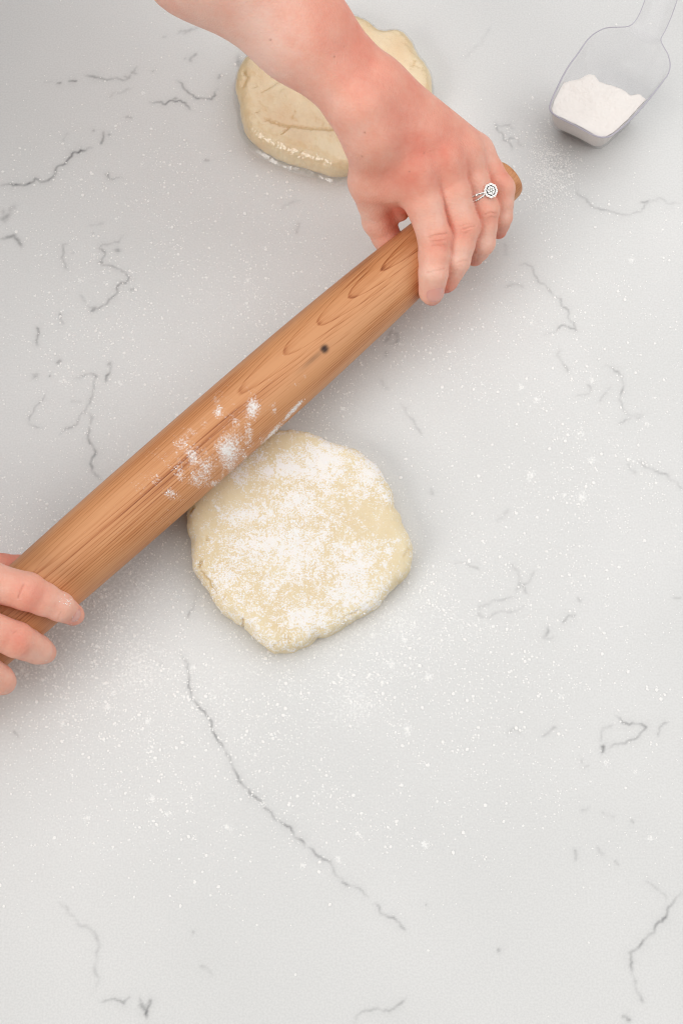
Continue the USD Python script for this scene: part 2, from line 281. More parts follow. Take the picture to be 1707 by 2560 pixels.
# ------------------------------------------------------------------ countertop with its veins
VEINS = []   # (points in px, strength, width mm)
def vs(pts, k=1.0, w=.42, s=1.0, o=(0, 0)): VEINS.append((np.array([(o[0] + x / s, o[1] + y / s) for x, y in pts], float), k, w))
S1, A, B, C = .91853, (1.8233, (0, 1280)), (1.8296, (850, 1280)), (2.2178, (1000, 300))
vs([(820,640),(845,680),(862,740),(858,800),(872,850),(905,890),(940,930),(965,955),(975,1010),(995,1050),(1030,1090),(1050,1130),(1075,1190),(1100,1240),(1140,1285),(1185,1315),(1215,1355),(1250,1400),(1290,1425),(1340,1480),(1390,1530),(1440,1565),(1490,1590),(1520,1640),(1568,1695)], 1.0, .45, *A)
vs([(0,1688),(30,1708),(70,1718),(130,1762)], .9, .4, *B); vs([(150,1795),(165,1795),(180,1825),(210,1850),(245,1858),(270,1880),(300,1920)], 1, .45, *B)
vs([(892,365),(885,420),(855,490)], .55, .5, *A); vs([(270,1785),(300,1800),(370,1890),(445,2000),(430,2080),(415,2200)], .4, .7, *A); vs([(458,2235),(500,2225),(545,2228),(565,2245),(590,2205)], .8, .45, *A); vs([(632,2215),(650,2250),(670,2255),(685,2230),(668,2310)], 1.0, .6, *A); vs([(640,2240),(665,2265)], 1.0, 1.0, *A)
vs([(910,2075),(940,2080),(970,2115)], .4, .6, *A); vs([(875,1915),(890,1922)], .6, .5, *A); vs([(60,1000),(80,1035)], .7, .35, *A); vs([(720,700),(745,690)], .35, .6, *A)
vs([(520,235),(580,240),(640,268)], .55, .5, *B); vs([(780,240),(820,310),(800,370)], .55, .8, *B); vs([(890,270),(840,330),(860,380)], .45, .7, *B); vs([(830,390),(700,400),(640,430),(630,470),(680,485),(760,460),(840,430)], .4, .6, *B)
vs([(940,520),(945,560),(930,575),(990,570)], .7, .6, *B); vs([(1015,510),(1050,475),(1080,470)], .7, .45, *B); vs([(1260,930),(1290,965),(1350,970),(1400,985),(1370,1015),(1320,1045),(1270,1065),(1230,1082)], .9, .5, *B); vs([(1190,1080),(1205,1075),(1198,1105)], 1.2, .7, *B); vs([(1250,975),(1200,990),(1185,1050)], .35, .6, *B); vs([(1455,1025),(1462,985),(1500,963)], .8, .4, *B)
vs([(765,1010),(795,990),(830,1020)], .35, .6, *B); vs([(920,1030),(990,990)], .45, .6, *B); vs([(1100,1130),(1115,1170),(1140,1150)], .4, .6, *B); vs([(1100,1365),(1140,1355)], .5, .5, *B); vs([(1190,1370),(1225,1388),(1260,1392)], .5, .5, *B); vs([(1330,1410),(1345,1420)], .5, .5, *B); vs([(1070,1545),(1075,1600)], .6, .6, *B); vs([(1250,1595),(1275,1615)], .4, .5, *B); vs([(1180,1530),(1210,1570)], .35, .7, *B)
vs([(1568,1745),(1535,1770),(1500,1810),(1450,1885),(1410,1940),(1370,1985),(1325,2020),(1330,2080),(1345,2130)], 1.0, .55, *B); vs([(1390,1700),(1430,1710),(1490,1785)], .6, .45, *B); vs([(1345,2130),(1350,2170),(1390,2250)], .5, .6, *B); vs([(1285,2310),(1330,2325)], .9, .6, *B); vs([(60,2338),(110,2285),(180,2278),(225,2285),(270,2255),(300,2230)], .7, .5, *B); vs([(720,2000),(728,2018)], .6, .7, *B); vs([(390,1798),(400,1800)], .6, .5, *B); vs([(1090,390),(1095,415)], .5, .6, *B); vs([(1520,395),(1560,397)], .4, .5, *B)
vs([(525,10),(535,45),(570,80),(600,120),(620,165)], .7, .5, *C); vs([(520,10),(570,30),(610,25),(630,50)], .6, .5, *C); vs([(600,120),(610,95),(650,95),(685,150)], .7, .5, *C); vs([(660,800),(700,795),(740,830),(770,900),(830,945),(890,990),(930,1050),(960,1120),(975,1165),(890,1140),(860,1175),(800,1190)], .75, .5, *C); vs([(580,925),(620,912),(690,925)], .6, .7, *C); vs([(580,680),(590,750)], .35, .9, *C)
vs([(960,360),(1000,420),(1050,460),(1110,495),(1190,510),(1270,525),(1330,510),(1370,460),(1400,445)], .6, .5, *C); vs([(1320,460),(1400,445),(1430,430),(1550,460)], .7, .5, *C); vs([(830,215),(845,235),(835,240)], .5, .8, *C); vs([(840,260),(910,265)], .4, .6, *C)
vs([(1130,1365),(1180,1375),(1230,1420),(1240,1470),(1215,1550),(1240,1610),(1290,1640),(1350,1635)], .6, .5, *C); vs([(1350,1635),(1270,1660),(1210,1690)], .5, .5, *C); vs([(970,1530),(1050,1520),(1035,1460)], .5, .45, *C); vs([(1165,1480),(1130,1520),(1100,1560)], .6, .55, *C); vs([(890,1270),(870,1300),(910,1360),(930,1410)], .4, .6, *C); vs([(0,1570),(40,1640),(90,1700),(130,1760)], .45, .5, *C); vs([(1260,1900),(1310,1960)], .35, .8, *C); vs([(1320,1890),(1400,1935),(1480,1965),(1530,2010),(1568,2045)], .55, .55, *C); vs([(170,2040),(180,2080)], .4, .7, *C); vs([(530,2230),(600,2150)], .3, .8, *C)
D = (1.8375, (0, 0))
for pts, k, w in [([(390,345),(430,350),(470,358),(540,355),(575,364),(605,338),(628,305)],1.1,.6),([(565,350),(590,352),(632,335)],.8,.5),([(262,377),(280,374)],.9,.5),([(310,370),(355,370)],.9,.45),([(200,378),(245,376)],.3,.4),([(810,370),(850,410),(890,440),(950,453),(985,440),(1000,405)],1.1,.5),([(1000,360),(1015,335)],.7,.7),([(685,462),(740,465),(760,478),(850,470),(865,488),(890,507)],1.1,.5),([(795,450),(815,452)],.7,.8),([(0,848),(60,850),(110,850),(220,828),(240,812),(290,755),(330,715),(370,688),(425,676)],1.25,.6),([(472,600),(474,632),(460,662)],1.1,.55),([(500,612),(505,622)],.6,.7),([(0,1092),(45,1088),(65,1080),(85,1105),(97,1135)],1.35,.9),([(0,1010),(25,1000),(45,965),(75,938)],.8,1.4),([(10,960),(35,990),(20,1025)],.5,1.2),
    ([(565,1080),(545,1110),(500,1120),(465,1122),(458,1140),(480,1155),(472,1185),(455,1205),(470,1218),(520,1222),(550,1235),(575,1250),(592,1275),(575,1300),(540,1310),(540,1340),(510,1370),(490,1395),(460,1410),(430,1420),(400,1400),(370,1355)],.9,.5),([(418,1420),(440,1422)],1.0,1.5),([(455,1205),(470,1210)],1.0,1.0),([(310,1120),(288,1125),(283,1180),(300,1210),(315,1240)],.75,.5),([(275,1437),(275,1465),(300,1488)],.85,.45),([(163,1500),(178,1525),(168,1560),(175,1592)],1.0,.5),([(507,1665),(497,1720),(483,1758)],1.0,.5),([(495,1667),(512,1668)],.9,1.0),([(340,1740),(390,1722),(430,1718),(445,1730),(430,1780),(415,1830),(395,1880),(370,1905),(355,1950),(305,1965),(278,1997)],.75,.5),
    ([(380,1892),(410,1895),(425,1920),(408,1990),(410,2030),(440,2080),(415,2130),(430,2170),(468,2205)],.85,.6),([(210,1803),(180,1850),(160,1870),(140,1910),(135,1950),(165,1960),(205,1962)],.6,.4),([(480,795),(500,815),(520,825),(568,818)],.8,.45),([(497,790),(500,812)],.7,.45),([(165,1715),(165,1735)],.8,1.5),([(540,1140),(542,1155)],.9,1.4),([(260,1670),(275,1655),(285,1660)],.8,.7),([(225,1728),(232,1730)],.8,.8),([(425,594),(437,597)],.7,.6),([(290,650),(300,620),(315,612)],.5,.6),([(320,1845),(375,1850)],.35,.6),([(870,282),(900,240)],.7,.8),([(845,265),(858,265)],.5,.6),([(810,150),(850,148),(880,130),(915,125)],.6,.8),([(850,135),(850,155)],.6,1.0),([(745,170),(765,168)],.4,.6),([(1095,250),(1100,300),(1108,270)],.7,1.0),([(938,730),(965,736)],.75,.55),([(575,535),(608,540)],.6,.6),([(500,445),(525,425),(615,398)],.35,.6),([(410,1035),(480,1025)],.35,.6),([(425,1070),(430,1072)],.6,.6),([(595,1335),(620,1328)],.6,.8),([(700,325),(705,327)],.7,.7),([(330,1165),(345,1160)],.4,.6)]: vs(pts, k, w, *D)
vs([(1200,830),(1250,750),(1290,780),(1280,830),(1230,830)], .6, .8, 2.613, (500, 540)); vs([(1210,880),(1205,920)], .5, .8, 2.613, (500, 540)); vs([(630,120),(640,60),(655,40)], .5, .6, 2.613, (500, 540)); vs([(1180,1060),(1230,1130)], .3, .8, 2.613, (500, 540)); vs([(645,480),(690,460)], .35, .6, S1); vs([(1070,130),(1105,100),(1125,60)], .25, .8, S1)

def fractal(pts, amp=.11, it=3):
    p = pts
    for k in range(it):
        mid = (p[1:] + p[:-1]) / 2; d = p[1:] - p[:-1]
        n = np.stack([-d[:, 1], d[:, 0]], 1)
        mid = mid + n * rng.normal(0, amp, (len(mid), 1))
        q = np.empty((len(p) + len(mid), 2)); q[0::2] = p; q[1::2] = mid; p = q
    return p
STEP = .72
xs = np.concatenate([[-450, -380, -300], np.arange(-228, 228, STEP), [300, 420, 600, 850]])
ys = np.concatenate([[-750, -550, -420], np.arange(-310, 345, STEP), [420, 520, 700, 950]])
GX, GY = np.meshgrid(xs, ys, indexing='ij')
cp = np.stack([GX.ravel(), GY.ravel(), np.zeros(GX.size)], 1)
vein = np.zeros(len(cp)); halo = np.zeros(len(cp))
for pts, k, w in VEINS:
    q = np.array([P(*a)[:2] for a in fractal(pts)])
    t = np.r_[0, np.cumsum(np.linalg.norm(np.diff(q, axis=0), axis=1))]
    n_ = max(int(t[-1] / .25), 2); s = np.linspace(0, t[-1], n_)
    q = np.stack([np.interp(s, t, q[:, 0]), np.interp(s, t, q[:, 1])], 1)
    fade = np.clip(np.minimum(s, t[-1] - s) / max(t[-1] * .15, .3) + .25, 0, 1)
    vary = (.42 + .95 * noise(np.stack([s * .22, s * 0 + k * 7, s * 0 + len(pts)], 1), 3)) * fade
    lo, hi = q.min(0) - 8, q.max(0) + 8
    i0, i1 = np.searchsorted(xs, [lo[0], hi[0]]); j0, j1 = np.searchsorted(ys, [lo[1], hi[1]])
    idx = (np.arange(i0, i1)[:, None] * len(ys) + np.arange(j0, j1)).ravel()
    if not len(idx): continue
    d, near = cKDTree(q).query(cp[idx, :2], distance_upper_bound=9)
    ok = np.isfinite(d); idx, d, near = idx[ok], d[ok], near[ok]
    w_ = w * 1.05 + .14
    vein[idx] = np.maximum(vein[idx], k * .64 * vary[near] * np.exp(-(d / w_) ** 2))
    halo[idx] = np.maximum(halo[idx], k * (.03 + .06 * vary[near]) * np.exp(-(d / (1.6 + 1.8 * vary[near])) ** 2))
vein = np.clip(vein + halo, 0, 1)

# flour density over the counter, in photograph pixels
DENS = [(330,1000,330,420,.42),(120,1480,200,130,1.25),(330,1560,260,170,.8),(560,800,200,200,.5),(250,800,260,300,.4),(400,450,220,220,.36),(1000,860,130,90,.9),(1080,760,160,60,.5),(750,1010,120,90,.55),(1010,1560,130,110,1.0),(950,1700,220,160,.7),(700,1780,300,180,.55),(500,1900,330,200,.40),(1380,1080,240,190,.72),(1420,1300,240,200,.5),(1375,430,55,90,1.5),(1300,340,50,50,.5),(1540,640,160,180,.25),(1250,740,160,120,.45),(1350,1650,300,220,.14),(900,2000,330,170,.16),(1600,2080,100,100,.12),(140,1830,200,170,.5),(60,1650,90,80,.9),(1480,1900,150,120,.3),(1200,1480,250,200,.35),(650,620,160,140,.35)]
def density(U, V):
    d = .035 * np.ones_like(U)
    for u, v, a, b, w in DENS: d = d + w * np.exp(-.5 * ((U - u) / a) ** 2 - .5 * ((V - v) / b) ** 2)
    d = d * np.clip((V - 40 + (U - 0) * .5) / 350, 0, 1) * np.clip((2450 - V) / 350, .12, 1)
    return d
Uc, Vc = pix(cp)
CLUMPS = [(159,1807,11),(219,2045,8),(285,1730,8),(269,1768,8),(370,1804,6),(485,1669,7),(655,2012,7),(570,2070,9),(417,2037,6),(378,1998,8),(483,2097,6),(636,1889,6),(847,2147,7),(757,2166,6),(55,1675,12),(1019,1826,11),(1069,1695,10),(1036,1559,12),(1407,1744,7),(1626,2094,9),(1063,2111,9),(894,2083,8),(1517,1906,6),(1588,1930,5),(1451,1080,9),(1579,649,7),(1329,1188,12),(1302,967,9),(1451,1242,11),(1329,805,6),(1480,1150,9),(1410,1240,8),(860,1020,9),(1000,860,6),(220,1505,8),(110,1665,8),(300,960,6),(159,950,9),(1340,1000,7),(1480,950,6),(1620,1060,6),(360,230,5),(355,410,5),(290,545,5),(200,700,5),(620,700,5),(1010,1600,9),(930,1590,8),(980,1660,9),(1140,480,0)]
dust = .20 * np.clip(density(Uc, Vc), 0, 1.6) * (.55 + .9 * fbm(np.c_[Uc * .009, Vc * .009, Uc * 0], 4, 41))
for u, v_, r in CLUMPS:
    if r: 
        near_ = np.nonzero((np.abs(Uc - u) < r * 6) & (np.abs(Vc - v_) < r * 6))[0]
        wob = 1 + 1.5 * (noise(np.c_[Uc[near_] * .09, Vc[near_] * .09, near_ * 0], 3) - .5)
        dust[near_] = np.maximum(dust[near_], (.52) * np.exp(-.5 * (((Uc[near_] - u) ** 2 + (Vc[near_] - v_) ** 2) / (r * 1.15 * wob) ** 2)))
dust[(np.abs(cp[:, 0]) > 227) | (cp[:, 1] > 344) | (cp[:, 1] < -309)] = 0
nx, ny = len(xs), len(ys)
cf = grid_faces(nx, ny)[:, ::-1][:, [0, 3, 2, 1]][:, ::-1]
ring = np.concatenate([np.arange(nx) * ny, (nx - 1) * ny + np.arange(1, ny), (np.arange(nx - 2, -1, -1)) * ny + ny - 1, np.arange(ny - 2, 0, -1)])
nb = len(cp); low = cp[ring] + [0, 0, -30.0]
side = np.stack([ring, np.arange(nb, nb + len(ring)), np.roll(np.arange(nb, nb + len(ring)), -1), np.roll(ring, -1)], 1)
v0, v1, v2 = cp[cf[0, 0]], cp[cf[0, 1]], cp[cf[0, 2]]
if np.cross(v1 - v0, v2 - v0)[2] < 0: cf = cf[:, ::-1]
allv = np.vstack([cp, low])
nrm = np.vstack([np.tile([0, 0, 1.0], (len(cp), 1)), np.tile([0, 0, 1.0], (len(low), 1))])
ctr = part('/World', 'countertop', allv, np.vstack([cf, side]), M['stone'], True, {'vein': np.r_[vein, np.zeros(len(low))], 'dust': np.r_[dust, np.zeros(len(low))]}, normals=nrm)
tag(stage.GetPrimAtPath(ctr), 'white quartz countertop with thin grey veins', 'countertop', kind='structure')

# ------------------------------------------------------------------ dough discs
def dough(outline, H, edge, seed, bumpy, nth=900, nr=110, press=False, cracks=(), jagged=2.6):
    o = smooth_closed(outline[:, :2], nth)
    if Polygon(o).exterior.is_ccw is False: o = o[::-1]
    th = np.arange(nth) / nth
    c = np.array(Polygon(o).centroid.coords[0])
    dlt = np.roll(o, -1, 0) - np.roll(o, 1, 0); n2 = np.stack([dlt[:, 1], -dlt[:, 0]], 1); n2 /= np.linalg.norm(n2, axis=1, keepdims=True)
    jag = (fbm(np.stack([o[:, 0] * .16, o[:, 1] * .16, o[:, 0] * 0 + seed], 1), 4, seed) - .5) * jagged
    o = o + n2 * jag[:, None]
    rad = np.linalg.norm(o - c, axis=1, keepdims=True); dirn = (o - c) / rad
    rows = []
    for s in np.linspace(0, 1, nr) ** .8:
        rows.append(np.c_[c + (rad - edge) * s * dirn, np.full(nth, H)])
    for ph in np.linspace(90, -65, 44)[1:]:
        a = math.radians(ph); ca, sa = math.cos(a) ** .62, math.copysign(abs(math.sin(a)) ** .8, math.sin(a))
        z = H * .45 + (H * .55 if sa > 0 else H * .45) * sa
        rows.append(np.c_[c + (rad - edge + edge * ca) * dirn, np.full(nth, z)])
    v = np.vstack(rows); nrow = len(rows)
    f = grid_faces(nrow, nth, True)
    tm = trimesh.Trimesh(v, np.vstack([f[:, [0, 1, 2]], f[:, [0, 2, 3]]]), process=False)
    nn = np.array(tm.vertex_normals)
    if nn[nth * (nr // 2), 2] < 0: f = f[:, ::-1]; nn = -nn
    keep = np.clip(v[:, 2] / 3, 0, 1)
    up = fbm(v * .045, 3, seed) - .5; mid = fbm(v * .16, 4, seed + 9) - .5; fine = fbm(v * .7, 3, seed + 4) - .5
    v = v + nn * (keep * (up * bumpy * 3.2 + mid * bumpy * 1.1 + fine * .35))[:, None]
    crack = np.zeros(len(v))
    for pts, dep, wid in cracks:
        q = np.asarray(pts); t = np.r_[0, np.cumsum(np.linalg.norm(np.diff(q, axis=0), axis=1))]
        s = np.linspace(0, t[-1], max(int(t[-1] / .3), 3)); q = np.stack([np.interp(s, t, q[:, k]) for k in range(3)], 1)
        q[:, :2] += (fbm(np.c_[s * .5, s * 0, s * 0 + dep * 13], 3, 2)[:, None] - .5) * 2.0
        d, _ = cKDTree(q[:, :2]).query(v[:, :2], distance_upper_bound=6)
        g = np.where(np.isfinite(d), np.exp(-(np.minimum(d, 9) / wid) ** 2), 0) * (v[:, 2] > 2)
        v = v - nn * (g * dep)[:, None]; crack = np.maximum(crack, g * min(dep, 1.0))
    v[:, 2] = np.maximum(v[:, 2], .15)
    if press:
        for _ in range(2):
            q = v - PA; s = q @ PDIR; w = q @ PSIDE; R = pin_r(np.clip(s, -35, 495)) + .15
            lim = np.where(np.abs(w) < R, PIN_Z - np.sqrt(np.maximum(R ** 2 - w ** 2, 0)), 1e3)
            v[:, 2] = np.minimum(v[:, 2], np.maximum(lim, .3))
    return v, f, crack, nrow, nth
o1 = poly(DOUGH1, 7.0, 2.529, (440, 1040))
def dk(pts, dep, wid, z=12): return (poly(pts, z, 2.529, (440, 1040)), dep, wid)
cr1 = [dk([(145,975),(152,955),(160,945)], 2.2, .8, 9), dk([(165,1000),(215,1060),(240,1130)], .7, .6, 9), dk([(245,1080),(260,1130)], .5, .5), dk([(200,780),(205,800)], 1.0, .6), dk([(95,620),(110,600)], 1.2, .9, 10), dk([(420,1310),(428,1330)], 1.3, .6, 8), dk([(300,1180),(310,1150)], .5, .6), dk([(1130,1255),(1190,1220),(1240,1180)], .35, .5, 10), dk([(1060,1290),(1150,1250)], .5, .5, 9), dk([(700,1400),(720,1450)], .6, .6, 9), dk([(620,1480),(680,1440),(730,1440)], .5, .6, 6), dk([(1470,850),(1440,900)], .5, .6)]
v, f, crack, nrow, nth = dough(o1, 16.5, 11.0, 3, 1.0, press=True, cracks=cr1)
Ud, Vd = pix(v); X, Y = (Ud - 440) * 2.529, (Vd - 1040) * 2.529
# where flour was thrown on the disc: broad patches (lumps of density), thin near the pin and on the sides
den = np.full(len(v), -.02)
for x, y, a, b, w in [(720,330,90,80,.45),(910,280,120,110,.5),(400,390,50,60,.5),(575,345,45,35,.5),(760,530,90,70,.45),(480,620,160,50,.42),(640,800,200,110,.36),(760,880,120,110,.4),(1120,960,130,130,.42),(1230,350,70,90,.45),(1170,500,60,50,.35),(320,980,90,60,.3),(1130,1120,130,80,.42),(820,1290,110,70,.42),(610,1080,50,40,.3),(300,570,80,60,.2),(540,240,30,30,.45),(500,480,90,60,.25),(940,640,120,120,.2),(1310,520,60,60,.3),(1340,830,30,60,.3),(560,980,120,100,.12),(430,880,130,100,.22),(900,1000,140,120,.1),(1220,1200,120,50,.35),(300,1070,60,60,.25)]:
    den = np.maximum(den, -.10 + w * np.exp(-.5 * ((X - x) / a) ** 2 - .5 * ((Y - y) / b) ** 2) + .0)
den = den + .22 * (fbm(v * .16, 4, 21) - .5) * 2
for x, y, a, b, w in [(350,470,170,90,.28),(640,170,200,60,.2),(1280,660,130,90,.30),(640,700,90,60,.12),(150,650,80,160,.2),(1430,900,70,120,.25)]:
    den -= w * np.exp(-.5 * ((X - x) / a) ** 2 - .5 * ((Y - y) / b) ** 2)
den = .055 + den * .75
den -= np.clip((10.5 - v[:, 2]) / 7, 0, 1) * .5
DV, DDEN = v, den
dd = part('/World', 'dough_disc', v, f, M['dough'], True, {'flour': den, 'crack': crack * .85})
tag(stage.GetPrimAtPath(dd), 'pale round of pastry dough dusted with flour, under the middle of the rolling pin', 'dough')

o2 = poly(DOUGH2, 8.0, 2.178, (380, 0))
def dk2(pts, dep, wid, z=14): return (poly(pts, z, 2.178, (380, 0)), dep, wid)
cr2 = [dk2([(570,630),(600,665),(650,680),(720,700),(860,715),(1020,730)], .8, .9), dk2([(705,745),(735,720),(745,712)], 1.0, .8), dk2([(500,480),(515,440),(505,410)], .9, 1.2), dk2([(550,500),(565,480),(575,490)], .5, .7), dk2([(1410,390),(1425,350)], .9, .9), dk2([(1380,350),(1450,385)], .5, .8), dk2([(600,520),(680,470),(760,440)], .5, .9), dk2([(780,620),(760,660)], .4, .9)]
base2 = o2.mean(0) * [1, 1, 0]
wd = thing('wrapped_dough', base2, 'round of dough wrapped in shiny cling film, lying behind the wrist', 'wrapped dough')
v2, f2, crack2, nrow2, nth2 = dough(o2, 18.0, 12.0, 11, 1.25, cracks=cr2, jagged=.7)
part(wd, 'dough', v2, f2, M['dough2'], True, {'flour': np.full(len(v2), -3.0), 'crack': np.clip(crack2 * .45 + .42 * np.clip((v2[:, 2] - 13.5) / 4, 0, 1) * np.clip(fbm(v2 * .05, 4, 51) * 2.2 - .55, 0, 1) * .7, 0, 1)})
tm2 = trimesh.Trimesh(v2, np.vstack([f2[:, [0, 1, 2]], f2[:, [0, 2, 3]]]), process=False); n2 = np.array(tm2.vertex_normals)
wr = np.abs(fbm(v2 * [.09, .05, .1], 3, 31) - .5) * 2
fv = v2 + n2 * (.35 + .55 * (1 - wr) ** 3)[:, None]
nkeep = nrow2 - 9
fv = fv[:nkeep * nth2]
last = fv[-nth2:]; c2 = last.mean(0)
# the film's loose edge spreads a little over the stone
skirt = []
for k, (o_, z_) in enumerate([(.8, 2.4), (1.9, 1.0), (3.4, .7)]):
    dirn = (last - c2) * [1, 1, 0]; dirn /= np.linalg.norm(dirn, axis=1, keepdims=True)
    wob = .35 + 1.3 * noise(np.c_[last[:, 0] * .09, last[:, 1] * .09, last[:, 0] * 0 + 2], 8)
    q = last + dirn * (o_ * wob)[:, None]; q[:, 2] = z_ + .25 * noise(q * .15, k); skirt.append(q)
fv = np.vstack([fv] + skirt)
ff = grid_faces(nkeep + 3, nth2, True)
if np.array_equal(f2[0], grid_faces(2, nth2, True)[0][::-1]): ff = ff[:, ::-1]
part(wd, 'plastic_wrap', fv, ff, M['film'], True)

# ------------------------------------------------------------------ clear scoop with flour
RZ = 29.0
rim = np.array([P(u, v_, RZ) for u, v_ in SCOOP]); rim = resample_closed(rim, 240)
rp = Polygon(rim[:, :2]);
if not rp.exterior.is_ccw: rim = rim[::-1]; rp = Polygon(rim[:, :2])
sbase = np.array([*rp.centroid.coords[0], 0.0])
sc = thing('flour_scoop', sbase, 'clear plastic scoop holding white flour, at the upper right of the counter', 'scoop')
ctr2 = np.array(rp.centroid.coords[0]); ctr2 = ctr2 + np.array([-3.0, -4.0])
def ringat(z, inset, up):
    t = 1 - inset / np.linalg.norm(rim[:, :2] - ctr2, axis=1)
    return np.c_[ctr2 + (rim[:, :2] - ctr2) * t[:, None], np.full(len(rim), z)]
prof = [(RZ, 0.0)] + [(z, i) for z, i in [(24, .7), (18, 1.8), (12, 3.6), (7.5, 5.8), (4.5, 8.0), (2.2, 11.0), (1.2, 14.5), (1.0, 19.0)]]
outer = [ringat(z, i, 0) for z, i in prof]; inner = [ringat(z + (0 if k == 0 else .4 * (k > 4) + .2), i + 1.3, 0) for k, (z, i) in enumerate(prof)]
rows = outer[::-1] + inner
vv = np.vstack(rows); n = len(rim)
ff = grid_faces(len(rows), n, True)
vb = np.vstack([vv, [[*ctr2, 1.0]], [[*ctr2, 1.6]]])
cap0 = np.array([[j, (j + 1) % n, len(vv)] for j in range(n)]); cap1 = np.array([[(len(rows) - 1) * n + (j + 1) % n, (len(rows) - 1) * n + j, len(vv) + 1] for j in range(n)])
tri = np.vstack([ff[:, [0, 1, 2]], ff[:, [0, 2, 3]], cap0[:, ::-1], cap1[:, ::-1]])
tb = trimesh.Trimesh(vb, tri, process=False); tri = tri if tb.volume > 0 else tri[:, ::-1]
part(sc, 'bowl', vb, tri, M['clear'], 40)
def tube(path, r, nseg=10, closed=False):
    p = np.asarray(path, float); k = len(p)
    t = (np.roll(p, -1, 0) - np.roll(p, 1, 0)) if closed else np.gradient(p, axis=0)
    t /= np.linalg.norm(t, axis=1, keepdims=True)
    ref = np.tile([0, 0, 1.0], (k, 1)); ref[np.abs(t[:, 2]) > .9] = [1, 0, 0]
    a = np.cross(t, ref); a /= np.linalg.norm(a, axis=1, keepdims=True); b = np.cross(t, a)
    r = np.broadcast_to(r, (k,)); an = np.linspace(0, 2 * np.pi, nseg, endpoint=False)
    v = p[:, None] + r[:, None, None] * (np.cos(an)[None, :, None] * a[:, None] + np.sin(an)[None, :, None] * b[:, None])
    f = grid_faces(k + (1 if closed else 0), nseg, True) % (k * nseg)
    v = v.reshape(-1, 3)
    if not closed:
        v = np.vstack([v, p[:1], p[-1:]]); m0, m1 = len(v) - 2, len(v) - 1
        c0 = np.array([[(j + 1) % nseg, j, m0, m0] for j in range(nseg)]); c1 = np.array([[(k - 1) * nseg + j, (k - 1) * nseg + (j + 1) % nseg, m1, m1] for j in range(nseg)])
        f = np.vstack([f, c0, c1])
    tr = np.vstack([f[:, [0, 1, 2]], f[:, [0, 2, 3]]]); tr = tr[(tr[:, 0] != tr[:, 1]) & (tr[:, 1] != tr[:, 2]) & (tr[:, 0] != tr[:, 2])]
    tm = trimesh.Trimesh(v, tr, process=False)
    return v, (tr if tm.volume > 0 else tr[:, ::-1])
# handle: a flat strip that leaves the rear of the bowl
hl = [P(u, v_, RZ) for u, v_ in [(1570,66),(1584,56),(1597,36),(1611,0),(1626,-50),(1648,-120),(1662,-180)]]; hr = [P(u, v_, RZ) for u, v_ in [(1652,104),(1652,92),(1660,80),(1676,45),(1692,0),(1716,-75),(1738,-150)]]
t_ = np.linspace(0, 1, 40)
hlS = CubicSpline(np.linspace(0, 1, 7), hl)(t_); hrS = CubicSpline(np.linspace(0, 1, 7), hr)(t_)
rows = []
for a in np.linspace(0, 1, 13):
    q = hlS * (1 - a) + hrS * a; q[:, 2] = RZ - 1.2 + 5 * (2 * a - 1) ** 2 - 3.5 * (1 - (2 * a - 1) ** 4) * 0 - 4; rows.append(q)
top = np.stack(rows, 1).reshape(-1, 3); bot = top - [0, 0, 1.4]; nv = 13
gf = grid_faces(40, nv)
tri = np.vstack([gf[:, [0, 1, 2]], gf[:, [0, 2, 3]]]); sides = []
bd = np.concatenate([np.arange(nv), np.arange(1, 40) * nv + nv - 1, 39 * nv + np.arange(nv - 2, -1, -1), np.arange(38, 0, -1) * nv])
hb = len(top)
for i, j in zip(bd, np.roll(bd, -1)): sides += [[i, j, j + hb], [i, j + hb, i + hb]]
htri = np.vstack([tri, (tri + hb)[:, ::-1], np.array(sides)[:, ::-1]])
tb = trimesh.Trimesh(np.vstack([top, bot]), htri, process=False); htri = htri if tb.volume > 0 else htri[:, ::-1]
hp = part(sc, 'handle', np.vstack([top, bot]), htri, M['clear'], 40)
rpath = np.vstack([hlS[::-1][:-1] + [0, 0, -.2], np.array([P(u, v_, RZ) for u, v_ in SCOOP[1:-1]]), hrS[1:] + [0, 0, -.2]])
tq = np.r_[0, np.cumsum(np.linalg.norm(np.diff(rpath, axis=0), axis=1))]; rpath = PchipInterpolator(tq, rpath)(np.linspace(0, tq[-1], 420))
for _ in range(6): rpath[1:-1] = (rpath[:-2] + 2 * rpath[1:-1] + rpath[2:]) / 4
wr_ = np.interp(np.linspace(0, tq[-1], 420), [0, tq[38], tq[44], tq[-46], tq[-38], tq[-1]], [.22, .26, .5, .5, .24, .2])
tv, tf = tube(rpath + [0, 0, .3], wr_, 10)
part(sc, 'rim', tv, tf, M['rim'])
# flour inside: height field clipped to the bowl
front = [P(1300 + x / 3.852, y / 3.852, RZ - 2)[:2] for x, y in [(330,800),(430,775),(560,750),(650,705),(715,712),(760,775),(880,800),(950,830),(1010,865),(1070,905),(1150,890),(1230,945),(1300,980)]]
fp = Polygon([*map(tuple, front), tuple(P(1560,420,RZ)[:2]), tuple(P(1300,360,RZ)[:2])])
fin = rp.buffer(-1.9)
gx = np.arange(rim[:, 0].min(), rim[:, 0].max(), .6); gy = np.arange(rim[:, 1].min(), rim[:, 1].max(), .6)
rg = np.linspace(0, 1, 70); nr_ = len(rim)
inn = np.array([ringat(RZ, 1.45, 0)[:, :2] * 1])[0]
q = np.vstack([ctr2 + (inn - ctr2) * s for s in rg])
from shapely import points as shp_points, distance as shp_distance
inside = contains_xy(fp, q[:, 0], q[:, 1]); dist = shp_distance(shp_points(q), fp.exterior)
sd = np.where(inside, dist, -dist)
edge_line = np.array(front); tl = np.r_[0, np.cumsum(np.linalg.norm(np.diff(edge_line, axis=0), axis=1))]
